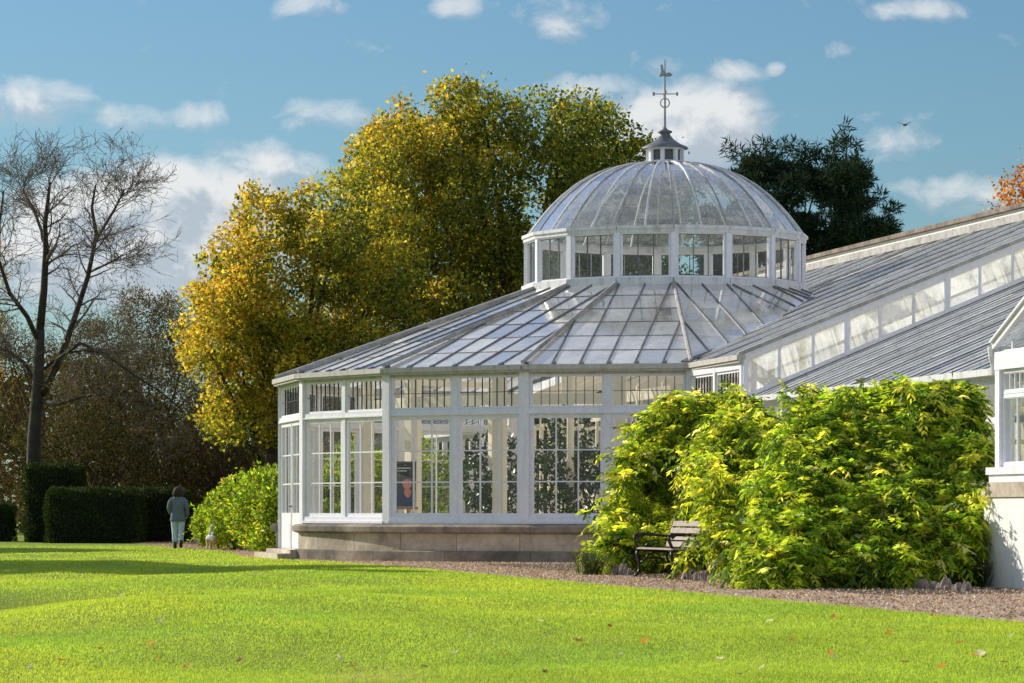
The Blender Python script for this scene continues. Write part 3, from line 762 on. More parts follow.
def tree(name, label, lobes, base, trunk_r, lf, cat='tree', group=None, dens=60, size=(.14, .22), mat='leaf', colf=None, limbs=14, barkm='bark', lo=.5, hi=1.12, aspect=.62, fork=.45, droop=0.0, wisp=0.0):
    t = thing(name, label, cat, (base[0], base[1], 0), 0, group)
    B = np.array([base[0], base[1], 0.])
    P, N, I = shell_points(lobes, dens, lo, hi)
    if wisp:
        k = rng.random(len(P)) < wisp; P = P+np.where(k[:, None], N*rng.random((len(P), 1))*.5, 0)
    P = P-B; n = len(P)
    D = unit(N*.5+rdir(n)+np.array([0, 0, -droop])); Nn = unit(rdir(n)+np.array([0,0,.6]))
    L = size[0]+(size[1]-size[0])*rng.random(n)
    npmesh('crown', leaf_quads(P, D, Nn, L, L*aspect), 4, mat, t, colf(P+B, N, I, n))
    zc = np.mean([l[0][2] for l in lobes]); cx, cy = np.mean([l[0][0] for l in lobes]), np.mean([l[0][1] for l in lobes])
    fz = zc*fork; mb = MB()
    tp = [(0,0,-.1), (trunk_r*.2, 0, fz*.5), ((cx-B[0])*.15, (cy-B[1])*.15, fz), ((cx-B[0])*.5, (cy-B[1])*.5, zc)]
    mb.tube(tp, [trunk_r*1.25, trunk_r*.95, trunk_r*.8, trunk_r*.35], 9); mb.build('trunk', barkm, t)
    sel = random.sample(range(len(lobes)), min(limbs, len(lobes))); lb = MB()
    for i in sel:
        c = lobes[i][0]-B; s = random.uniform(.75, 1.25); st = Vector(tp[2])*s if s < 1 else Vector(tp[2]).lerp(Vector(tp[3]), (s-1)*2)
        e = Vector(c); m = st.lerp(e, .5)+Vector((random.uniform(-.4,.4), random.uniform(-.4,.4), random.uniform(-.5,.3)))
        r = trunk_r*random.uniform(.25, .45)
        lb.tube([st, st.lerp(m, .5)+Vector((0,0,-.05)), m, m.lerp(e, .6)+Vector((0,0,.1)), e], [r, r*.8, r*.6, r*.35, r*.12], 6)
    lb.build('limbs', barkm, t)
    return t
def colmix(cols, wts, jitter=.25):
    cols = np.array(cols); wts = np.array(wts)/sum(wts)
    def f(P, N, I, n):
        c = cols[rng.choice(len(cols), n, p=wts)]
        return np.clip(c*(1+jitter*rng.normal(size=(n, 1))), .004, .9)
    return f
def LB(px, py, Y, r, s=1.0): 
    p = at(px, py, Y); rr = np.array([r, r, r*s]); return (p, rr)
def build_trees():
    gold = np.array([[.46,.35,.065],[.55,.43,.09],[.45,.27,.055]]); green = np.array([[.12,.155,.04],[.17,.20,.045],[.06,.09,.028]])
    def oakcol(cx, w, z0, bias):  # autumn mix, with the sunlit left and top painted in as gold
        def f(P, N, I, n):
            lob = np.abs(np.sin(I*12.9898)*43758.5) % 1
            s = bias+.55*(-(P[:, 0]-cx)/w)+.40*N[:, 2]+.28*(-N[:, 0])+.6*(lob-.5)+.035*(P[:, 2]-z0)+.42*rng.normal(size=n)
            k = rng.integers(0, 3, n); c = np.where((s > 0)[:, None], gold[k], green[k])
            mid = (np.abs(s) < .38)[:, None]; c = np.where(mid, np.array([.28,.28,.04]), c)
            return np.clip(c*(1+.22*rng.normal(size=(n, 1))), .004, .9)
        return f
    A = [(170,330),(186,296),(204,238),(232,222),(240,176),(252,170),(268,190),(285,196),(298,152),(308,166),(330,150),(352,148),(395,150),(420,190),(430,300),(425,400),(380,450),(300,440),(285,456),(245,440),(225,452),(190,425),(200,395),(180,365)]
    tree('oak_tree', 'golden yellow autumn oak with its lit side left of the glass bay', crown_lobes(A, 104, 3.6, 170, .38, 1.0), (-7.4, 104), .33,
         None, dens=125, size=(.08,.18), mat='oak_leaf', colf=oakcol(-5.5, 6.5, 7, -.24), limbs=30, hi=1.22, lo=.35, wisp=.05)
    Bo = [(330,150),(345,138),(372,118),(392,100),(420,92),(440,84),(470,74),(480,84),(505,88),(530,80),(556,96),(575,92),(600,88),(622,100),(646,104),(655,126),(668,140),(690,148),(704,158),(700,200),(690,300),(690,420),(520,440),(400,420),(345,330),(322,230)]
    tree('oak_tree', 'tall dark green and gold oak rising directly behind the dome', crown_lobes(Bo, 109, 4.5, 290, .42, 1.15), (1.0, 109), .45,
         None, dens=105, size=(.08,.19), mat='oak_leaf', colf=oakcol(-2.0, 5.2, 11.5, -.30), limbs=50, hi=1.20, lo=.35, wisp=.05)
    # dark evergreens right of the dome
    dk = colmix([[.020,.042,.026],[.034,.062,.034],[.06,.095,.045]], [4,3,2])
    Cd = [(735,160),(760,148),(800,148),(822,150),(832,200),(835,300),(800,330),(700,300),(690,205),(712,185)]
    tree('evergreen_tree', 'broad ragged topped dark evergreen just right of the dome', crown_lobes(Cd, 122, 3.5, 150, .3, .8, .42)+[LB(x, 156+random.uniform(-10,4), 121+random.uniform(-1.5,1.5), .11, 3.2) for x in range(728, 832, 6)], (9.6, 122), .3, None, dens=170, size=(.16,.38), mat='needle', colf=dk, limbs=24, aspect=.16, wisp=.0, hi=1.0, droop=-.25)
    Ce = [(822,158),(830,140),(846,132),(858,150),(872,178),(878,200),(895,212),(903,222),(894,240),(880,262),(880,330),(815,330),(812,210)]
    tree('evergreen_tree', 'pointed dark evergreen forming the right hand peak behind the roof', crown_lobes(Ce, 120, 2.2, 120, .28, .75, .42)+[LB(846, 134, 120, .14, 3.5), LB(836, 146, 120, .14, 3), LB(856, 150, 120, .14, 3), LB(866, 168, 120, .16, 2), LB(880, 196, 120, .2, 1.2), LB(894, 208, 120, .22, .7)], (11.8, 120), .28, None, dens=170, size=(.16,.38), mat='needle', colf=dk, limbs=24, aspect=.16, wisp=.0, hi=1.0, droop=-.25)
    Cf = [(985,215),(992,190),(1000,168),(1015,150),(1030,140),(1060,130),(1100,160),(1110,260),(1000,260)]
    tree('autumn_tree', 'orange leaved tree at the right edge above the roof coping', crown_lobes(Cf, 126, 2, 40, .35, .8), (20.5, 126), .22, None, dens=42, size=(.13,.2), colf=colmix([[.50,.20,.04],[.42,.14,.03],[.55,.30,.08]], [3,2,2]), limbs=14, barkm='twig', wisp=.3)
    # brown and olive trees of the wood on the left
    br = colmix([[.085,.068,.056],[.13,.105,.082],[.085,.085,.04],[.19,.17,.08]], [4,3,3,1])
    W = [('leafy_tree', 'half bare brownish tree in the wood with a rounded top beside the oak', [(70,330),(95,300),(130,282),(165,285),(195,305),(215,350),(225,430),(210,500),(60,500),(50,420)], 128, 3.5, 110, (-14.0, 128), br, 120),
         ('leafy_tree', 'dark low tree filling the wood below the golden oak', [(175,400),(210,375),(250,390),(290,400),(300,500),(290,535),(160,535),(150,460)], 121, 2.5, 45, (-10.5, 121), colmix([[.03,.03,.012],[.06,.045,.02],[.10,.07,.02]], [4,3,1]), 75),
         ('leafy_tree', 'dark tree in the wood behind the clipped hedges', [(20,420),(60,395),(110,400),(160,410),(180,470),(175,535),(10,535)], 119, 2.5, 45, (-14.6, 119), colmix([[.025,.03,.012],[.05,.042,.02],[.08,.06,.02]], [4,3,1]), 75),
         ('leafy_tree', 'orange tinged tree cut by the left edge of the picture', [(-90,230),(-30,215),(0,222),(10,240),(8,300),(16,350),(6,400),(-90,400)], 126, 2.5, 50, (-19.8, 126), colmix([[.46,.20,.03],[.42,.28,.04],[.20,.15,.03],[.06,.05,.02]], [3,3,2,2]), 40),
         ('leafy_tree', 'olive and brown tree low behind the bare trunk', [(-60,330),(10,300),(60,320),(90,420),(85,530),(-60,530)], 134, 3, 75, (-18.2, 134), colmix([[.04,.036,.016],[.07,.055,.022],[.16,.12,.03]], [5,3,1]), 60)]
    for nm, lab, ol, Y, dp, n, base, cf, dens in W:
        tree(nm, lab, crown_lobes(ol, Y, dp, n, .5, 1.1), base, .2, None, group='trees of the wood on the left', dens=dens, size=(.09,.17), colf=cf, limbs=34, barkm='twig', aspect=.34, lo=.2, hi=1.12, wisp=.2)
    # trees left of the picture: only their shadows lie on the lawn
    for x, y, h in ((-17.8, 68.0, 8.2), (-27.5, 96.5, 9.0)):
        lob = [(np.array([x+random.uniform(-2.2,2.2), y+random.uniform(-3.4,3.4), h*random.uniform(.30,.92)]), np.array([1.1,1.2,.9])) for _ in range(36)]
        tree('shade_tree', 'round green tree standing left of the lawn outside the picture', lob, (x, y), .25, None, group='trees left of the lawn', dens=40, size=(.3,.45), colf=colmix([[.06,.09,.02],[.12,.13,.03]], [1,1]), limbs=8)
    # far wood: one mass closing the horizon
    Pn = 120000; th = rng.uniform(-1.25, 1.25, Pn); rr = rng.uniform(150, 175, Pn)
    hmax = 7.5+1.6*np.sin(th*17)+1.2*np.sin(th*41+1)+1.0*np.sin(th*90)-3.2*smooth01((th+.02)/.08)
    P = np.stack([rr*np.sin(th), rr*np.cos(th), hmax*rng.random(Pn)**.8], 1)
    D = rdir(Pn); L = .35+.45*rng.random(Pn)
    tag(npmesh('far_wood', leaf_quads(P, D, rdir(Pn), L, L*.6), 4, 'leaf', col=colmix([[.03,.035,.015],[.06,.05,.022],[.09,.065,.025]], [3,3,1])(P, 0, 0, Pn)), kind='stuff')
build_trees()

def build_bare_tree():
    Y = 113.0; base = at(33, 545, Y); t = thing('bare_tree', 'tall nearly leafless grey tree with a forked trunk rising above the wood', 'tree', (base[0], Y, 0))
    B = np.array([base[0], Y, 0.]); W = lambda px, py, dy=0: Vector(at(px, py, Y)-B+np.array([0, dy, 0]))
    tr = MB(); br = MB(); tips = []
    def limb(pts, r0, r1, mb, k=7):
        n = len(pts); mb.tube(pts, [r0+(r1-r0)*i/(n-1) for i in range(n)], k)
    limb([W(33,560), W(33,500), W(34,440), W(38,385), W(40,330)], .30, .16, tr, 10)
    def grow(p, d, L, r, depth):
        d = d.normalized(); pts = [p]; n = 5; q = p.copy(); dd = d.copy()
        for i in range(n):
            dd = (dd+Vector((random.gauss(0,.20), random.gauss(0,.20), random.gauss(.015,.15)))).normalized(); q = q+dd*L/n; pts.append(q.copy())
        mbk = br; r1 = max(.006, r*.42)
        mbk.tube(pts, [r+(r1-r)*i/n for i in range(n+1)], 5 if depth > 1 else 3)
        if depth == 0: tips.extend(pts[2:]); return
        m = random.randint(5, 7) if depth > 1 else random.randint(4, 6)
        for j in range(m):
            t_ = random.uniform(.25, 1.0) if j else 1.0; i = min(n-1, int(t_*n)); pp = pts[i].lerp(pts[i+1], t_*n-i)
            dv = (pts[i+1]-pts[i]).normalized()
            rv = Vector((random.gauss(0,1), random.gauss(0,1), random.gauss(.1,.7))).normalized()
            grow(pp, dv*.75+rv*.85, L*random.uniform(.42,.68), max(.0065, (r+(r1-r)*t_)*.5), depth-1)
    mains = [([W(40,330), W(44,290), W(46,250), W(45,225), W(48,200), W(50,182)], .18, .05),
             ([W(42,395), W(58,360,.4), W(72,315,.8), W(84,275,1), W(92,232,1.2), W(88,205,1), W(92,182,1)], .17, .04),
             ([W(38,340), W(30,318,-.6), W(14,295,-1), W(4,262,-1.2), W(6,225,-1.4), W(10,195,-1.4)], .12, .035),
             ([W(37,385), W(22,362,.5), W(5,350,1), W(-20,342,1.3)], .10, .04),
             ([W(40,400), W(62,405,-1), W(90,398,-1.6), W(110,396,-2), W(124,402,-2.4)], .10, .03),
             ([W(90,240,1.2), W(110,205,1.4), W(114,195,1.6), W(118,185,1.8)], .07, .025),
             ([W(45,240), W(30,205,.6), W(19,188,1), W(22,175,1)], .07, .025),
             ([W(42,395), W(62,360,-1), W(88,346,-2), W(115,358,-2.6), W(140,376,-3), W(172,396,-3.4), W(198,418,-3.6)], .10, .02),
             ([W(40,372), W(60,352,1), W(80,348,1.5), W(100,352,2), W(128,345,2.4)], .07, .02),
             ([W(86,270,1), W(108,262,.4), W(116,260,0), W(124,256,-.3)], .055, .02)]
    for pts, r0, r1 in mains:
        r0 *= .8; r1 *= .8; limb(pts, r0, r1, tr, 7); n = len(pts)
        for j in range(21):
            t_ = random.uniform(.25, 1) if j else 1.0
            s = t_*(n-1); i = min(n-2, int(s)); pp = pts[i].lerp(pts[i+1], s-i); dv = (pts[i+1]-pts[i]).normalized()
            if pp.z < 5.0 and random.random() < .4: continue
            rv = Vector((random.gauss(0,1.2), random.gauss(0,.9), random.gauss(.12,.5))).normalized()
            grow(pp, dv*.75+rv*.8, random.uniform(.9, 1.65), max(.014, (r0+(r1-r0)*t_)*.40), 2)
    tr.build('trunk', 'bark', t, True); br.build('branches', 'pale_twig', t)
    T = np.array([tuple(p) for p in tips]); T = T[rng.choice(len(T), min(len(T), 1500), replace=False)]; n = len(T)
    L = .05+.06*rng.random(n)
    npmesh('last_leaves', leaf_quads(T, rdir(n), rdir(n), L, L*.5), 4, 'leaf', t, colmix([[.26,.26,.08],[.30,.24,.10],[.14,.14,.05]], [2,2,2])(T, 0, 0, n))
build_bare_tree()

# ------------------------------------------------------------------ shrubs
def pinnate(P, D, nl=5, L=.26, lw=.036, ll=.105):
    """compound leaves: leaflets in pairs along a drooping rachis"""
    n = len(P); out = []; up = np.array([0,0,1.])
    S = unit(np.cross(D, up)+1e-6); Nn = unit(np.cross(S, D)); sc = .7+.6*rng.random(n)
    for j in range(nl+1):
        t = (j+.6)/(nl+.6); dr = (t*t*.45)[..., None] if hasattr(t, '__len__') else t*t*.45
        pos = P+D*(L*sc*t)[:, None]-up*(L*sc*dr)[:, None]
        sides = (-1, 1) if j < nl else (0,)
        for s in sides:
            d = unit(D*(.55 if s else 1)+S*s*.95-up*(.45+.45*t)+.30*rng.normal(size=(n, 3)))
            nn = unit(Nn+.55*rng.normal(size=(n, 3))); l_ = ll*sc*(1.1-.25*abs(t-.5))*(.75+.5*rng.random(n))
            out.append(leaf_quads(pos, d, nn, l_, lw*sc).reshape(n, 4, 3))
    V = np.stack(out, 1); return V.reshape(-1, 3), V.shape[1]
def shrub(name, label, lobes, base, dens, cols, kind='pinnate', cat='shrub', group=None, lo=.55, core=.62, **kw):
    t = thing(name, label, cat, (base[0], base[1], 0), 0, group); B = np.array([base[0], base[1], 0.])
    P, N, I = shell_points(lobes, dens, lo, 1.10); n = len(P)
    lit = colmix(*cols)
    if kw.get('shoots'):                                          # arching leafy shoots that break the outline
        m = kw.pop('shoots'); ou = np.where((N[:, 1] < .75) & (P[:, 2] < .93*P[:, 2].max()))[0]; ix = rng.choice(ou, m); sp, sn = [], []
        for i in ix:
            ln = random.uniform(.30, .75); d = unit(N[i]*np.array([1,1,.6])+.40*rng.normal(size=3)+np.array([-.15, -.1, .0])); k = int(ln*26)
            for j in range(k):
                t_ = (j+1)/k; q = P[i]+d*ln*t_+np.array([0, 0, .10*t_-.42*ln*t_*t_])
                sp.append(q+.03*rng.normal(size=3)); sn.append(unit(d*.5+rng.normal(size=3)*.7+np.array([0,0,-.25*t_])))
        sp = np.array(sp); ok_ = sp[:, 2] > .05; P = np.concatenate([P, sp[ok_]]); N = np.concatenate([N, np.array(sn)[ok_]]); I = np.concatenate([I, np.zeros(ok_.sum(), int)]); n = len(P)
    if kind == 'pinnate':
        D = unit(N*.8+np.array([0,0,-.1])+.7*rng.normal(size=(n, 3))); V, m = pinnate(P-B, D, **kw)
        base_c = lit(P, N, I, n); col = np.repeat(base_c, m, axis=0)*(1+.12*rng.normal(size=(n*m, 1)))
    else:
        D = unit(N*.7+np.array([0,0,.15])+.7*rng.normal(size=(n, 3))); L = kw['size']*(.7+.6*rng.random(n))
        V = leaf_quads(P-B, D, unit(N+.8*rng.normal(size=(n, 3))), L, L*kw.get('aspect', .4)); col = lit(P, N, I, n)
    npmesh('foliage', V, 4, kw.get('mat', 'bush'), t, np.clip(col, .003, .9))
    st = MB()
    for c, r in lobes:
        e = Vector(c-B); st.tube([(random.uniform(-.2,.2)+e.x*.3, random.uniform(-.2,.2)+e.y*.3, 0), Vector((e.x*.7, e.y*.7, e.z*.5)), e], [.035,.025,.012], 5)
        for _ in range(5):
            d = Vector(rdir(1)[0])*Vector(r).length*.5; st.tube([e, e+d*.6+Vector((0,0,.05)), e+d], [.014,.010,.005], 4)
    st.build('stems', 'twig', t)
    return t
YG = ([[.48,.54,.05],[.70,.66,.10],[.30,.41,.04],[.08,.14,.02],[.85,.76,.32]], [4,2.4,4.2,4.2,.6], .30)
GR = ([[.42,.51,.05],[.64,.63,.09],[.25,.38,.04],[.07,.13,.02],[.82,.73,.30]], [4,2.1,4.2,4.4,.5], .30)
def mound(outline, Yf, n, rmin, rmax, stretch=1.0):
    """lobes spread over the visible flank of a bush whose outline is given in picture units; Yf(x, y) is the distance of that flank"""
    out = []; xs = [p[0] for p in outline]; ys = [p[1] for p in outline]; tries = 0
    while len(out) < n and tries < 9000:
        tries += 1; x, y = random.uniform(min(xs), max(xs)), random.uniform(min(ys), max(ys))
        if not in_poly(x, y, outline): continue
        Y = Yf(x, y); e = edge_dist(x, y, outline)/F*Y
        if e < rmin*.55: continue
        r = max(rmin*.8, min(random.uniform(rmin, rmax), e*.95)); Y += r*.8+random.uniform(-.45, .55)
        p = at(x, y, Y)
        if p[2] < .12: continue
        if any(np.linalg.norm(p-q[0]) < .60*min(r, q[1][0]) for q in out): continue
        out.append((p, np.array([r, r*random.uniform(.8,1.1), r*stretch*random.uniform(.75, 1.15)])))
    return out
def build_shrubs():
    oA = [(612,560),(606,522),(618,482),(630,450),(646,420),(662,402),(690,398),(730,396),(760,402),(752,470),(706,480),(700,530),(690,566),(610,570)]
    dk = lambda x, y: 2.2*math.exp(-((x-665)/26)**2-((y-505)/34)**2)
    shrub('wisteria_bush', 'yellow green wisteria mound behind and left of the park bench',
          mound(oA, lambda x, y: 54.6+(570-y)*.022+dk(x, y), 120, .15, .40), (2.6, 57.5), 235, YG, lo=.35, shoots=210)
    oB = [(736,562),(732,520),(716,475),(708,430),(735,408),(760,406),(772,450),(772,530),(756,566)]
    shrub('wisteria_bush', 'bright wisteria mound overhanging the right end of the bench',
          mound(oB, lambda x, y: 50.6+(575-y)*.022+1.2*math.exp(-((x-768)/10)**2), 70, .14, .34)+[LB(722,512,50.6,.18), LB(724,536,50.2,.18), LB(718,490,50.9,.2), LB(714,532,50.1,.15)], (3.4, 53), 240, YG, lo=.35, shoots=130)
    oC = [(790,416),(818,402),(850,390),(890,386),(940,384),(976,388),(980,470),(974,545),(955,580),(900,584),(840,584),(790,588),(752,590),(750,560),(766,515),(778,460)]
    shrub('wisteria_bush', 'largest wisteria bush covering the wing wall up to the white porch',
          mound(oC, lambda x, y: 44.0+(590-y)*.026+.9*math.exp(-((x-850)/14)**2-((y-520)/50)**2)+.8*math.exp(-((x-925)/14)**2-((y-500)/60)**2), 200, .15, .38), (5.2, 48), 235, GR, lo=.35, shoots=400)
    shrub('laurel_bush', 'rounded glossy yellow green bush beside the path left of the glass bay',
          [LB(266,500,86,.74), LB(243,502,88,.68), LB(225,511,90,.56), LB(211,520,92,.46), LB(258,520,86,.72), LB(232,525,89,.62), LB(212,532,91,.42), LB(266,540,84.5,.40), LB(274,488,88,.55), LB(275,510,85,.55), LB(203,526,93,.32)]+[LB(x, y, Y, r) for x, y, Y, r in ((300,490,88,.7),(322,500,87,.7),(345,485,88,.75),(370,500,87.5,.7),(395,480,88.5,.8),(420,500,88,.75),(440,480,89,.7),(330,525,86,.6),(380,525,86.5,.6),(425,525,87,.6),(355,460,90,.6),(410,455,90,.6))],
          (-7.0, 88.5), 420, ([[.29,.38,.032],[.42,.45,.05],[.17,.27,.03],[.07,.13,.018],[.62,.40,.09]], [4,1.8,4,3,.5], .28), kind='leaf', size=.12, aspect=.42, lo=.4, shoots=160)
    # camellias growing under glass
    for lab, pts in (('glossy dark green camellia under glass behind the middle bay windows', [(545,480,73),(560,455,74),(580,470,73.5),(552,510,72.5),(590,500,73),(570,430,75),(600,470,74)]),
                     ('dim camellia further back under glass seen between cream posts', [(474,480,81),(488,455,82),(500,490,80),(512,460,82),(490,505,80.5),(508,505,80)])):
        lob = [LB(x, y, Y, .5) for x, y, Y in pts]; b = np.mean([l[0] for l in lob], axis=0)
        shrub('camellia', lab, lob, (b[0], b[1]), 150, ([[.03,.06,.02],[.05,.09,.025],[.02,.04,.015]], [2,1,2], .2), kind='leaf', size=.13, aspect=.5, mat='leaf_thick', cat='shrub')
    # tufts of long grass at the foot of the porch and of the left mound
    for lab, (px, py, Y), n in (('tuft of long dark grass at the foot of the porch wall', (968, 590, 45.2), 260), ('pale grassy tuft under the left edge of the wisteria', (592, 576, 54.2), 160)):
        p = at(px, py, Y); t = thing('grass_tuft', lab, 'plant', (p[0], p[1], 0)); th = rng.random(n)*2*PI
        d0 = np.stack([np.cos(th), np.sin(th), 1.2+rng.random(n)], 1); d0 = unit(d0); d1 = unit(d0*np.array([1.5,1.5,-.1])); Lh = .22+.2*rng.random(n)
        p0 = rng.normal(size=(n, 3))*np.array([.10,.10,0]); p1 = p0+d0*Lh[:, None]; p2 = p1+d1*Lh[:, None]*.6; s = np.stack([-np.sin(th), np.cos(th), 0*th], 1)*.006
        V = np.stack([p0-s, p0+s, p1+s, p1-s, p1-s, p1+s, p2+s*.2, p2-s*.2], 1).reshape(-1, 3)
        npmesh('blades', V, 4, 'blade', t, np.repeat(colmix([[.10,.14,.04],[.25,.24,.09],[.05,.08,.03]], [2,1,2])(p0, 0, 0, n), 2, axis=0))
build_shrubs()

def build_hedges():
    def hedge(lab, x0, x1, top, Y0, Y1):
        a, b = (x0-512)/F*Y0, (x1-512)/F*Y0; h = ZC+(HY-top)/F*Y0; cx = (a+b)/2; cy = (Y0+Y1)/2
        t = thing('clipped_hedge', lab, 'hedge', (cx, cy, 0), 0, 'clipped yew hedges'); w, dp = b-a, Y1-Y0
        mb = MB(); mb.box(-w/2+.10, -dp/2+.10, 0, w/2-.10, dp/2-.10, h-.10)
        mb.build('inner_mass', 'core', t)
        n = int(1500*(w*dp+2*h*(w+dp))/1.6); ar = np.array([w*dp, w*h, w*h, dp*h, dp*h]); fc = rng.choice(5, n, p=ar/ar.sum()); u, v = rng.random(n)-.5, rng.random(n)
        P = np.zeros((n, 3)); N = np.zeros((n, 3))
        for k in range(5):
            m = fc == k
            if k == 0: P[m] = np.stack([u[m]*w, (v[m]-.5)*dp, np.full(m.sum(), h)], 1); N[m] = (0,0,1)
            elif k < 3: s = -1 if k == 1 else 1; P[m] = np.stack([u[m]*w, np.full(m.sum(), s*dp/2), v[m]*h], 1); N[m] = (0,s,0)
            else: s = -1 if k == 3 else 1; P[m] = np.stack([np.full(m.sum(), s*w/2), u[m]*dp, v[m]*h], 1); N[m] = (s,0,0)
        rd = .16; q = P.copy(); q[:, 0] = np.clip(q[:, 0], -w/2+rd, w/2-rd); q[:, 1] = np.clip(q[:, 1], -dp/2+rd, dp/2-rd); q[:, 2] = np.minimum(q[:, 2], h-rd)
        P = q+unit(P-q+1e-9)*rd+N*.05*np.sin(P[:, :1]*5+P[:, 1:2]*4+P[:, 2:]*6)+rng.normal(size=(n, 3))*.025
        L = .05+.06*rng.random(n); D = unit(N*.8+np.array([0,0,.3])+rdir(n)*.7)
        npmesh('foliage', leaf_quads(P, D, rdir(n), L, L*.4), 4, 'needle', t, colmix([[.03,.055,.016],[.045,.08,.02],[.075,.11,.025]], [3,2,1])(P, 0, 0, n))
    hedge('tallest clipped hedge block, left of the lower hedge', 25, 74, 466, 110, 112.5)
    hedge('low clipped hedge in front with a sunlit left end', 46, 138, 491, 107.5, 109.5)
    hedge('low dark hedge running on behind the walking woman', 139, 182, 491, 111, 114)
    hedge('pale lit hedge piece cut by the left picture edge', -40, 6, 505, 113, 115)
build_hedges()

# ------------------------------------------------------------------ edging stones, bench
def build_edging():
    protos = []
    for k in range(4):
        mb = MB(); n = 9
        for i, (s, z) in enumerate(((1.0,-.03),(1.05,.04),(.85,.10),(.45,.135))):
            for j in range(n):
                t = 2*PI*j/n; r = s*(.8+.4*random.random()); mb.v.append((.055*r*math.cos(t), .075*r*math.sin(t), z+.02*random.uniform(-1,1)))
        mb.f = [(i*n+j, i*n+(j+1) % n, (i+1)*n+(j+1) % n, (i+1)*n+j) for i in range(3) for j in range(n)]+[tuple(3*n+j for j in range(n))]
        protos.append(mb.build('edging_stone', 'stone_pink'))
    i = 0; spots = [(a, 6.05) for a in np.arange(18.4, 21.0, .14)]+[(a, 6.05) for a in np.arange(24.4, 29.4, .12)]+[(a, 4.6+.03*(a-30)) for a in np.arange(29.8, 32.6, .20)]
    for a, b in spots:
        o = protos[i % 4]
        if i >= 4: o = o.copy(); C.objects.link(o)
        i += 1; o.location = wpos(a, b+random.uniform(-.05, .05), .0); s = random.uniform(.7, 1.1); o.scale = (s, s, s*random.uniform(.8, 1.3)); o.rotation_euler = (random.uniform(-.12,.12), random.uniform(-.12,.12), random.uniform(0, 6))
        tag(o, 'rough pinkish grey edging stone set upright along the planting bed', 'stone', 'edging stones of the planting bed')
build_edging()

def build_bench():
    Lx = np.array([.27, -.963]); mid = at(655, 578, 51.7)
    rz = math.atan2(Lx[1], Lx[0]); t = thing('park_bench', 'cast iron park bench with weathered slats half hidden by the wisteria', 'bench', (mid[0], mid[1], .01), rz)
    # local: x along the bench, y towards its back
    H = .84
    for s in (-1, 1):
        x = s*H; mb = MB()
        P = lambda y, z: (x, y, z)
        mb.tube([P(-.05,0), P(-.02,.03), P(.02,.10), P(.015,.22), P(-.02,.33), P(0,.42)], [.035,.03,.024,.022,.028,.026], 8)          # front leg
        mb.tube([P(.62,0), P(.58,.03), P(.52,.14), P(.47,.28), P(.46,.40), P(.50,.55), P(.56,.72), P(.62,.86)], [.035,.03,.022,.022,.026,.024,.022,.018], 8)   # rear leg and back upright
        mb.tube([P(0,.42), P(.2,.40), P(.46,.39)], [.026,.02,.024], 8)
        mb.tube([P(-.02,.62), P(.06,.655), P(.25,.645), P(.42,.63), P(.53,.62)], [.03,.028,.022,.02,.02], 8)                             # arm
        mb.tube([P(.02,.43), P(-.03,.50), P(-.06,.57), P(-.05,.63), P(0,.66), P(.03,.62), P(.0,.59)], [.024,.02,.022,.026,.026,.02,.014], 8)
        mb.tube([P(.02,.20), P(.12,.27), P(.25,.30), P(.38,.27), P(.48,.20)], .014, 6); mb.tube([P(.12,.27), P(.16,.34), P(.25,.37), P(.34,.34), P(.38,.27)], .012, 6)
        mb.tube([P(.10,.45), P(.18,.54), P(.30,.56), P(.38,.50), P(.34,.45)], .011, 6)
        mb.tube([P(.62,.86), P(.64,.90), P(.61,.92), P(.58,.895)], [.018,.016,.014,.01], 6)
        mb.build('end_frame', 'iron', t, True)
    for i in range(5):
        y = .03+.095*i; MB().box(-H-.03, y-.04, .425-.004*i, H+.03, y+.04, .452-.004*i).build('seat_slat', 'slat', t)
    for i in range(4):
        z = .50+.105*i; y = .475+.30*(z-.5)/.36*.42
        MB().beam((-H-.02, y, z), (H+.02, y, z), .025, .082, (0,.25,1)).build('back_slat', 'slat', t)
build_bench()

# ------------------------------------------------------------------ woman, dog, bird
def skin_body(name, joints, edges, mat, parent, sub=2, root=0):
    me = bpy.data.meshes.new(name); me.from_pydata([j[:3] for j in joints], edges, []); me.update()
    o = link(name, me, mat, parent)
    sk = o.modifiers.new('skin', 'SKIN'); sk.use_smooth_shade = True
    lay = me.skin_vertices[0] if len(me.skin_vertices) else None
    if lay is None:
        bpy.context.view_layer.objects.active = o
    for i, j in enumerate(joints):
        r = j[3]; lay.data[i].radius = r if isinstance(r, tuple) else (r, r)
        lay.data[i].use_root = (i == root)
    sm = o.modifiers.new('sub', 'SUBSURF'); sm.levels = sub; sm.render_levels = sub
    return o
def loft(rings, k=18):
    """rings: (cx, cy, z, rx, ry)"""
    mb = MB()
    for cx, cy, z, rx, ry in rings:
        for j in range(k): a = 2*PI*j/k; mb.v.append((cx+rx*math.cos(a), cy+ry*math.sin(a), z))
    mb.f = [(i*k+j, i*k+(j+1) % k, (i+1)*k+(j+1) % k, (i+1)*k+j) for i in range(len(rings)-1) for j in range(k)]
    mb.f += [tuple(range(k-1, -1, -1)), tuple((len(rings)-1)*k+j for j in range(k))]
    return mb
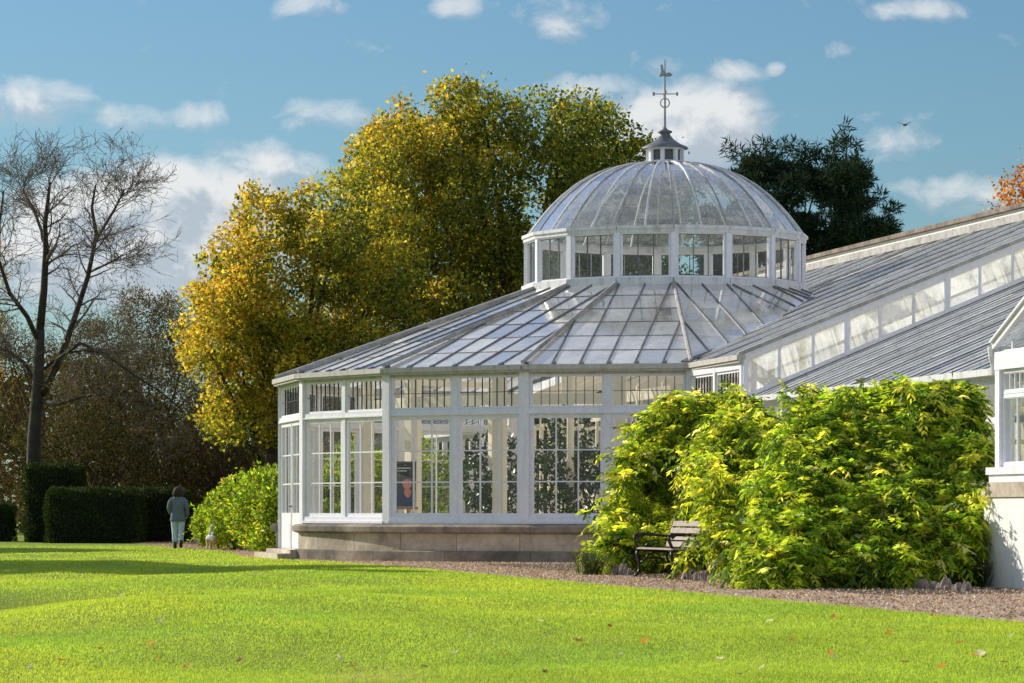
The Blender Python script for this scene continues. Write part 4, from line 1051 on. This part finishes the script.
def build_woman():
    p = at(178, 549, 91.2); t = thing('person', 'woman with a brown bob, grey jacket and pale trousers walking away along the path', 'person', (p[0], p[1], .006), R_(4))
    skin = m_plain('skin', (.55,.33,.24), .5, .1)
    # she faces +y; left is -x
    J = [(0,0,.90,(.145,.10)), (0,0,1.08,(.125,.09)), (0,.01,1.26,(.15,.10)), (0,.01,1.36,(.09,.06)), (0,.02,1.44,(.052,.052)), (0,.03,1.53,(.080,.092)), (0,.035,1.615,(.072,.085)),
         (-.15,.01,1.33,.036), (-.215,.02,1.11,.040), (-.19,.15,.97,.030), (-.17,.21,.93,.026),
         (.15,.01,1.33,.036), (.215,-.02,1.11,.040), (.225,.04,.88,.030), (.22,.06,.80,.026),
         (-.085,.01,.82,.088), (-.085,.08,.47,.058), (-.08,.03,.09,.040), (-.08,.14,.035,.036),
         (.085,0,.82,.088), (.085,-.02,.47,.058), (.08,-.20,.12,.040), (.08,-.11,.04,.036)]
    E = [(0,1),(1,2),(2,3),(3,4),(4,5),(5,6),(3,7),(7,8),(8,9),(9,10),(3,11),(11,12),(12,13),(13,14),(0,15),(15,16),(16,17),(17,18),(0,19),(19,20),(20,21),(21,22)]
    body = skin_body('body', J, E, skin, t)
    face = MB(); face.tube([(0,.115,1.545), (0,.14,1.525), (0,.115,1.512)], [.008,.013,.010], 6)
    for s in (-1, 1): face.tube([(s*.032,.108,1.556), (s*.032,.116,1.556)], .011, 6)
    face.tube([(-.022,.108,1.487), (0,.116,1.485), (.022,.108,1.487)], .006, 5); face.build('face_features', m_plain('lips_and_eyes', (.25,.10,.08)), t)
    jm = m_plain('grey_wool', (.14,.17,.205), .9, .25, 30)
    jk = loft([(0,0,.74,.215,.165),(0,0,.78,.212,.16),(0,0,.92,.19,.14),(0,0,1.08,.168,.122),(0,.005,1.24,.188,.13),(0,.01,1.34,.185,.115),(0,.012,1.40,.125,.09),(0,.02,1.435,.068,.066)])
    j = jk.build('jacket', jm, t, True)
    for s, pts in ((-1, [(-.14,.01,1.365), (-.205,.0,1.25), (-.245,.02,1.10), (-.215,.11,1.0), (-.19,.17,.955)]), (1, [(.14,.01,1.365), (.205,-.01,1.25), (.24,-.02,1.10), (.245,.02,.98), (.24,.045,.87)])):
        MB().tube(pts, [.045,.070,.062,.056,.054], 10).build('sleeve', jm, j, True)
    tm = m_plain('pale_denim', (.52,.60,.76), .85, .15, 20); tr = MB()
    tr.tube([(-.085,.01,.86), (-.088,.05,.66), (-.088,.085,.47), (-.084,.06,.28), (-.08,.035,.17)], [.112,.10,.082,.075,.072], 12)
    tr.tube([(.085,0,.86), (.088,-.01,.66), (.088,-.03,.47), (.084,-.13,.27), (.08,-.19,.19)], [.112,.10,.082,.075,.072], 12)
    tr.build('trousers', tm, t, True)
    bt = m_plain('brown_boot', (.035,.02,.015), .5)
    for x, y, z, rx in ((-.08, .03, 0, 0), (.08, -.2, .03, .5)):
        mb = MB(); mb.tube([(x,y,z+.20), (x,y,z+.10), (x,y+.01,z+.05)], [.055,.05,.05], 10); mb.tube([(x,y-.04,z+.045), (x,y+.05,z+.045), (x,y+.14,z+.035), (x,y+.19,z+.03)], [.042,.048,.044,.026], 10)
        mb.build('boot', bt, t, True)
    hm = m_plain('brown_hair', (.034,.018,.011), .85, .4, 40)
    h = loft([(0,.0,1.40,.118,.085),(0,-.005,1.42,.148,.11),(0,0,1.49,.146,.128),(0,.01,1.56,.128,.128),(0,.015,1.62,.102,.108),(0,.02,1.655,.06,.062),(0,.02,1.668,.015,.02)])
    for i, v in enumerate(h.v):                                     # open the hair over the face
        x, y, z = v
        if y > .05 and z < 1.60: h.v[i] = (x, .05+(y-.05)*.15, z)
    h.build('hair', hm, t, True)
    MB().tube([(-.215,.16,.98), (-.21,.22,.95)], .03, 6).build('cuff', jm, j)
def build_dog():
    p = at(212, 551, 88.7); t = thing('dog', 'small tan and white dog with its tail raised trotting beside the woman', 'dog', (p[0], p[1], .006), R_(-6)); t.scale = (1.22, 1.22, 1.22)
    coat = NT('tan_and_white_coat'); o = coat.coord(); sx = coat.n('ShaderNodeSeparateXYZ'); coat.l(o, sx.inputs[0])
    f = coat.math('ADD', coat.math('MULTIPLY', sx.outputs['Z'], 2.6), coat.math('MULTIPLY', coat.noise(7, 3, o), .6))
    m = coat.done(coat.bsdf(coat.ramp(f, [(.45, (.90,.80,.66)), (.62, (.70,.46,.28)), (.84, (.70,.46,.28)), (.96, (.92,.88,.82))]), .8))
    # faces +y
    J = [(0,-.16,.27,(.085,.085)), (0,-.02,.275,(.09,.10)), (0,.13,.28,(.085,.105)), (0,.21,.33,.062), (0,.27,.40,(.062,.06)), (0,.34,.395,.042), (0,.40,.38,.026),
         (-.065,.15,.21,.04), (-.068,.13,.11,.022), (-.068,.15,.02,.020), (.065,.15,.21,.04), (.068,.17,.11,.022), (.068,.19,.02,.020),
         (-.065,-.17,.22,.052), (-.07,-.13,.14,.03), (-.07,-.20,.085,.019), (-.07,-.18,.02,.02), (.065,-.17,.22,.052), (.07,-.15,.14,.03), (.07,-.24,.085,.019), (.07,-.21,.02,.02)]
    E = [(0,1),(1,2),(2,3),(3,4),(4,5),(5,6),(2,7),(7,8),(8,9),(2,10),(10,11),(11,12),(0,13),(13,14),(14,15),(15,16),(0,17),(17,18),(18,19),(19,20)]
    skin_body('body', J, E, m, t)
    wt = m_plain('white_fur', (.78,.74,.68), .9, .15, 30)
    MB().tube([(0,-.21,.33), (.01,-.25,.40), (.04,-.26,.47), (.07,-.24,.53), (.085,-.22,.56)], [.026,.034,.036,.030,.012], 8).build('tail', wt, t, True)
    for s in (-1, 1): MB().tube([(s*.04,.255,.445), (s*.06,.25,.475), (s*.078,.26,.44), (s*.08,.27,.40)], [.018,.024,.022,.010], 6).build('ear', m_plain('brown_ear', (.2,.1,.05)), t, True)
    c = MB(); c.tube([(.05*math.cos(a)*1.25, .215+.02*math.sin(a), .34+.06*math.sin(a)) for a in np.linspace(0, 2*PI, 13)], .010, 5); c.build('collar', m_plain('collar_blue', (.05,.08,.2)), t)
    h = MB(); 
    for s in (-1, 1): h.tube([(s*.03,.305,.425), (s*.032,.312,.426)], .009, 6)
    h.tube([(0,.425,.385), (0,.432,.385)], .012, 6); h.build('eyes_and_nose', 'iron', t)
def build_bird():
    p = at(905, 125, 140); t = thing('bird', 'dark bird gliding in the open sky right of the evergreens', 'bird', tuple(p), R_(20))
    bm = m_plain('dark_feathers', (.03,.03,.035), .7)
    MB().tube([(0,-.20,0), (0,-.10,.0), (0,.03,.01), (0,.13,.02), (0,.19,.015)], [.012,.045,.055,.035,.008], 8).build('body', bm, t, True)
    for s, up in ((-1, .10), (1, .17)):
        MB().add([(s*.03,.08,.02), (s*.20,.10,.02+up*.6), (s*.42,.0,.02+up), (s*.22,-.03,.015+up*.55), (s*.03,-.06,.01)], [(0,1,2,3,4)]).build('wing', bm, t)
    MB().add([(-.02,-.17,0), (.02,-.17,0), (.05,-.30,0), (-.05,-.30,0)], [(0,1,2,3)]).build('tail', bm, t)
build_woman(); build_dog(); build_bird()

# ------------------------------------------------------------------ light, sky, camera
SUN = Vector((-.828, .560, 0)).normalized(); EL = R_(25)
sd = Vector((SUN.x*math.cos(EL), SUN.y*math.cos(EL), math.sin(EL)))
L = bpy.data.lights.new('sun', 'SUN'); L.energy = 5.0; L.angle = R_(.55); L.color = (1, .92, .78)
lo = bpy.data.objects.new('sun', L); C.objects.link(lo); lo.rotation_euler = sd.to_track_quat('Z', 'Y').to_euler(); lo.location = (-60, 60, 60)

def build_world():
    w = bpy.data.worlds.new('World'); bpy.context.scene.world = w; w.use_nodes = True; t = w.node_tree; t.nodes.clear()
    n = lambda k, **kw: t.nodes.new(k); lk = lambda a, b: t.links.new(a, b)
    # cloud density as a function of direction (azimuth, elevation in radians)
    g = bpy.data.node_groups.new('CloudDensity', 'ShaderNodeTree')
    g.interface.new_socket('UV', in_out='INPUT', socket_type='NodeSocketVector'); g.interface.new_socket('D', in_out='OUTPUT', socket_type='NodeSocketFloat')
    gi, go = g.nodes.new('NodeGroupInput'), g.nodes.new('NodeGroupOutput'); gl = lambda a, b: g.links.new(a, b)
    blobs = [(185,230,90,54,1.4),(120,245,100,55,1.25),(235,218,58,38,1.0),(60,262,110,40,.8),(20,108,60,22,.62),(125,122,36,14,.55),(203,117,26,13,.5),(325,118,50,18,.5),(262,172,60,28,.6),(310,5,34,12,.55),(460,5,24,14,.55),(562,16,38,20,.5),
             (702,126,58,36,1.1),(668,138,78,42,1.0),(590,88,50,14,.6),(738,75,26,12,.5),(775,70,9,7,.5),(920,15,42,11,.58),(842,52,32,10,.3),(898,148,36,16,.5),(965,200,50,18,.55),(915,187,40,8,.35),(655,70,24,16,.4)]
    acc = None
    for x, y, rx, ry, s in blobs:
        u, v = math.atan2((x-512)/F, 1), math.atan2((HY-y)/F, 1)
        a = g.nodes.new('ShaderNodeVectorMath'); a.operation = 'SUBTRACT'; gl(gi.outputs[0], a.inputs[0]); a.inputs[1].default_value = (u, v, 0)
        b = g.nodes.new('ShaderNodeVectorMath'); b.operation = 'MULTIPLY'; gl(a.outputs[0], b.inputs[0]); b.inputs[1].default_value = (F/rx*.62, F/ry*.62, 0)
        c = g.nodes.new('ShaderNodeVectorMath'); c.operation = 'DOT_PRODUCT'; gl(b.outputs[0], c.inputs[0]); gl(b.outputs[0], c.inputs[1])
        e = g.nodes.new('ShaderNodeMath'); e.operation = 'MULTIPLY_ADD'; gl(c.outputs['Value'], e.inputs[0]); e.inputs[1].default_value = -s; e.inputs[2].default_value = s; e.use_clamp = True
        if acc is None: acc = e.outputs[0]
        else:
            m = g.nodes.new('ShaderNodeMath'); m.operation = 'SMOOTH_MAX'; gl(acc, m.inputs[0]); gl(e.outputs[0], m.inputs[1]); m.inputs[2].default_value = .15; acc = m.outputs[0]
    def noise(sc, det, rough, off=(0,0,0), stretch=1.35):
        mp = g.nodes.new('ShaderNodeMapping'); gl(gi.outputs[0], mp.inputs[0]); mp.inputs['Scale'].default_value = (1, stretch, 1); mp.inputs['Location'].default_value = off
        x = g.nodes.new('ShaderNodeTexNoise'); x.inputs['Scale'].default_value = sc; x.inputs['Detail'].default_value = det; x.inputs['Roughness'].default_value = rough; x.inputs['Distortion'].default_value = .4
        gl(mp.outputs[0], x.inputs['Vector']); return x.outputs['Fac']
    n1 = noise(62, 8, .62); n2 = noise(26, 3, .5, (3,1,0))
    s1 = g.nodes.new('ShaderNodeMath'); s1.operation = 'MULTIPLY_ADD'; gl(n1, s1.inputs[0]); s1.inputs[1].default_value = 1.6; s1.inputs[2].default_value = -1.12
    s2 = g.nodes.new('ShaderNodeMath'); s2.operation = 'MULTIPLY_ADD'; gl(acc, s2.inputs[0]); s2.inputs[1].default_value = 1.35; gl(s1.outputs[0], s2.inputs[2])
    # broken cloud added outside the view to supply white fill light
    sx = g.nodes.new('ShaderNodeSeparateXYZ'); gl(gi.outputs[0], sx.inputs[0])
    def mr(src, a, b, top, ab=False):
        if ab:
            q = g.nodes.new('ShaderNodeMath'); q.operation = 'ABSOLUTE'; gl(src, q.inputs[0]); src = q.outputs[0]
        m = g.nodes.new('ShaderNodeMapRange'); m.interpolation_type = 'SMOOTHSTEP'; gl(src, m.inputs[0]); m.inputs[1].default_value = a; m.inputs[2].default_value = b; m.inputs[4].default_value = top; return m.outputs[0]
    mxx = g.nodes.new('ShaderNodeMath'); mxx.operation = 'MAXIMUM'; gl(mr(sx.outputs['X'], .22, .7, .45, True), mxx.inputs[0]); gl(mr(sx.outputs['Y'], .19, .45, .42), mxx.inputs[1])
    n3 = noise(4.5, 5, .6, (7,2,0)); m3 = g.nodes.new('ShaderNodeMath'); m3.operation = 'MULTIPLY'; gl(n3, m3.inputs[0]); gl(mxx.outputs[0], m3.inputs[1])
    s3 = g.nodes.new('ShaderNodeMath'); s3.operation = 'MULTIPLY_ADD'; gl(m3.outputs[0], s3.inputs[0]); s3.inputs[1].default_value = 2.6; gl(s2.outputs[0], s3.inputs[2])
    gl(s3.outputs[0], go.inputs[0])
    tc = n('ShaderNodeTexCoord'); sp = n('ShaderNodeSeparateXYZ'); lk(tc.outputs['Generated'], sp.inputs[0])
    def mth(op, *a, clamp=False):
        x = n('ShaderNodeMath'); x.operation = op; x.use_clamp = clamp
        for i, v in enumerate(a):
            if isinstance(v, (int, float)): x.inputs[i].default_value = v
            else: lk(v, x.inputs[i])
        return x.outputs[0]
    az = mth('ARCTAN2', sp.outputs['X'], sp.outputs['Y']); el = mth('ARCSINE', sp.outputs['Z'])
    cv = n('ShaderNodeCombineXYZ'); lk(az, cv.inputs[0]); lk(el, cv.inputs[1])
    g1 = n('ShaderNodeGroup'); g1.node_tree = g; lk(cv.outputs[0], g1.inputs[0])
    sh = n('ShaderNodeVectorMath'); sh.operation = 'ADD'; lk(cv.outputs[0], sh.inputs[0]); sh.inputs[1].default_value = (-.0035, .0055, 0)
    g2 = n('ShaderNodeGroup'); g2.node_tree = g; lk(sh.outputs[0], g2.inputs[0])
    dens = mth('SMOOTH_MIN', mth('MULTIPLY', g1.outputs[0], 1.25, clamp=True), .90, .15)
    lit = mth('ADD', .29, mth('MULTIPLY', mth('SUBTRACT', g1.outputs[0], g2.outputs[0]), 1.5), clamp=True)
    sky = n('ShaderNodeTexSky'); sky.sky_type = 'NISHITA'; sky.sun_disc = False; sky.sun_elevation = EL; sky.sun_rotation = math.atan2(SUN.x, SUN.y); sky.air_density = 1.0; sky.dust_density = .6; sky.ozone_density = 2.0; sky.altitude = 50
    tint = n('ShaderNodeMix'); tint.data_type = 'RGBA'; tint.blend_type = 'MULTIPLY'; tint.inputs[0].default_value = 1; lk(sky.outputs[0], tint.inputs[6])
    er = n('ShaderNodeValToRGB'); q = er.color_ramp.elements; q[0].position = .14; q[0].color = (.515,.715,.83,1); q[1].position = .6; q[1].color = (.85,1.03,1.36,1); lk(el, er.inputs[0]); lk(er.outputs[0], tint.inputs[7])  # unseen overhead sky made brighter and bluer to add fill light
    cr = n('ShaderNodeValToRGB'); e = cr.color_ramp.elements; k = 1/.11
    e[0].position = .15; e[0].color = (.50,.565,.64,1); e[1].position = .8; e[1].color = (.88,.88,.88,1); lk(lit, cr.inputs[0])
    sc = n('ShaderNodeMix'); sc.data_type = 'RGBA'; sc.blend_type = 'MULTIPLY'; sc.inputs[0].default_value = 1; lk(cr.outputs[0], sc.inputs[6]); sc.inputs[7].default_value = (k*.98, k*.98, k*.98, 1)
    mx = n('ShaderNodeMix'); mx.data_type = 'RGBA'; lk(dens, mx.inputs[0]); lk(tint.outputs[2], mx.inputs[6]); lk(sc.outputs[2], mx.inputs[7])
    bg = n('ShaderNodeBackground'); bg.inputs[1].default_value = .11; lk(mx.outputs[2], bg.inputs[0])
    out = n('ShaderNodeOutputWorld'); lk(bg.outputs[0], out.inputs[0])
build_world()

cam = bpy.data.cameras.new('camera'); co = bpy.data.objects.new('camera', cam); C.objects.link(co); bpy.context.scene.camera = co
co.location = (0, 0, ZC); co.rotation_euler = (PI/2, 0, 0); cam.sensor_width = 36; cam.lens = F/1024*36; cam.shift_y = (HY-341.5)/1024; cam.clip_end = 3000; cam.clip_start = .5
s = bpy.context.scene; s.view_settings.view_transform = 'Standard'; s.view_settings.look = 'None'; s.view_settings.exposure = 0; s.view_settings.gamma = 1
s.render.engine = 'CYCLES'; s.cycles.max_bounces = 10; s.cycles.transparent_max_bounces = 24; s.cycles.diffuse_bounces = 5; s.cycles.glossy_bounces = 3; s.cycles.transmission_bounces = 6
s.cycles.use_denoising = True; s.cycles.sample_clamp_indirect = 6
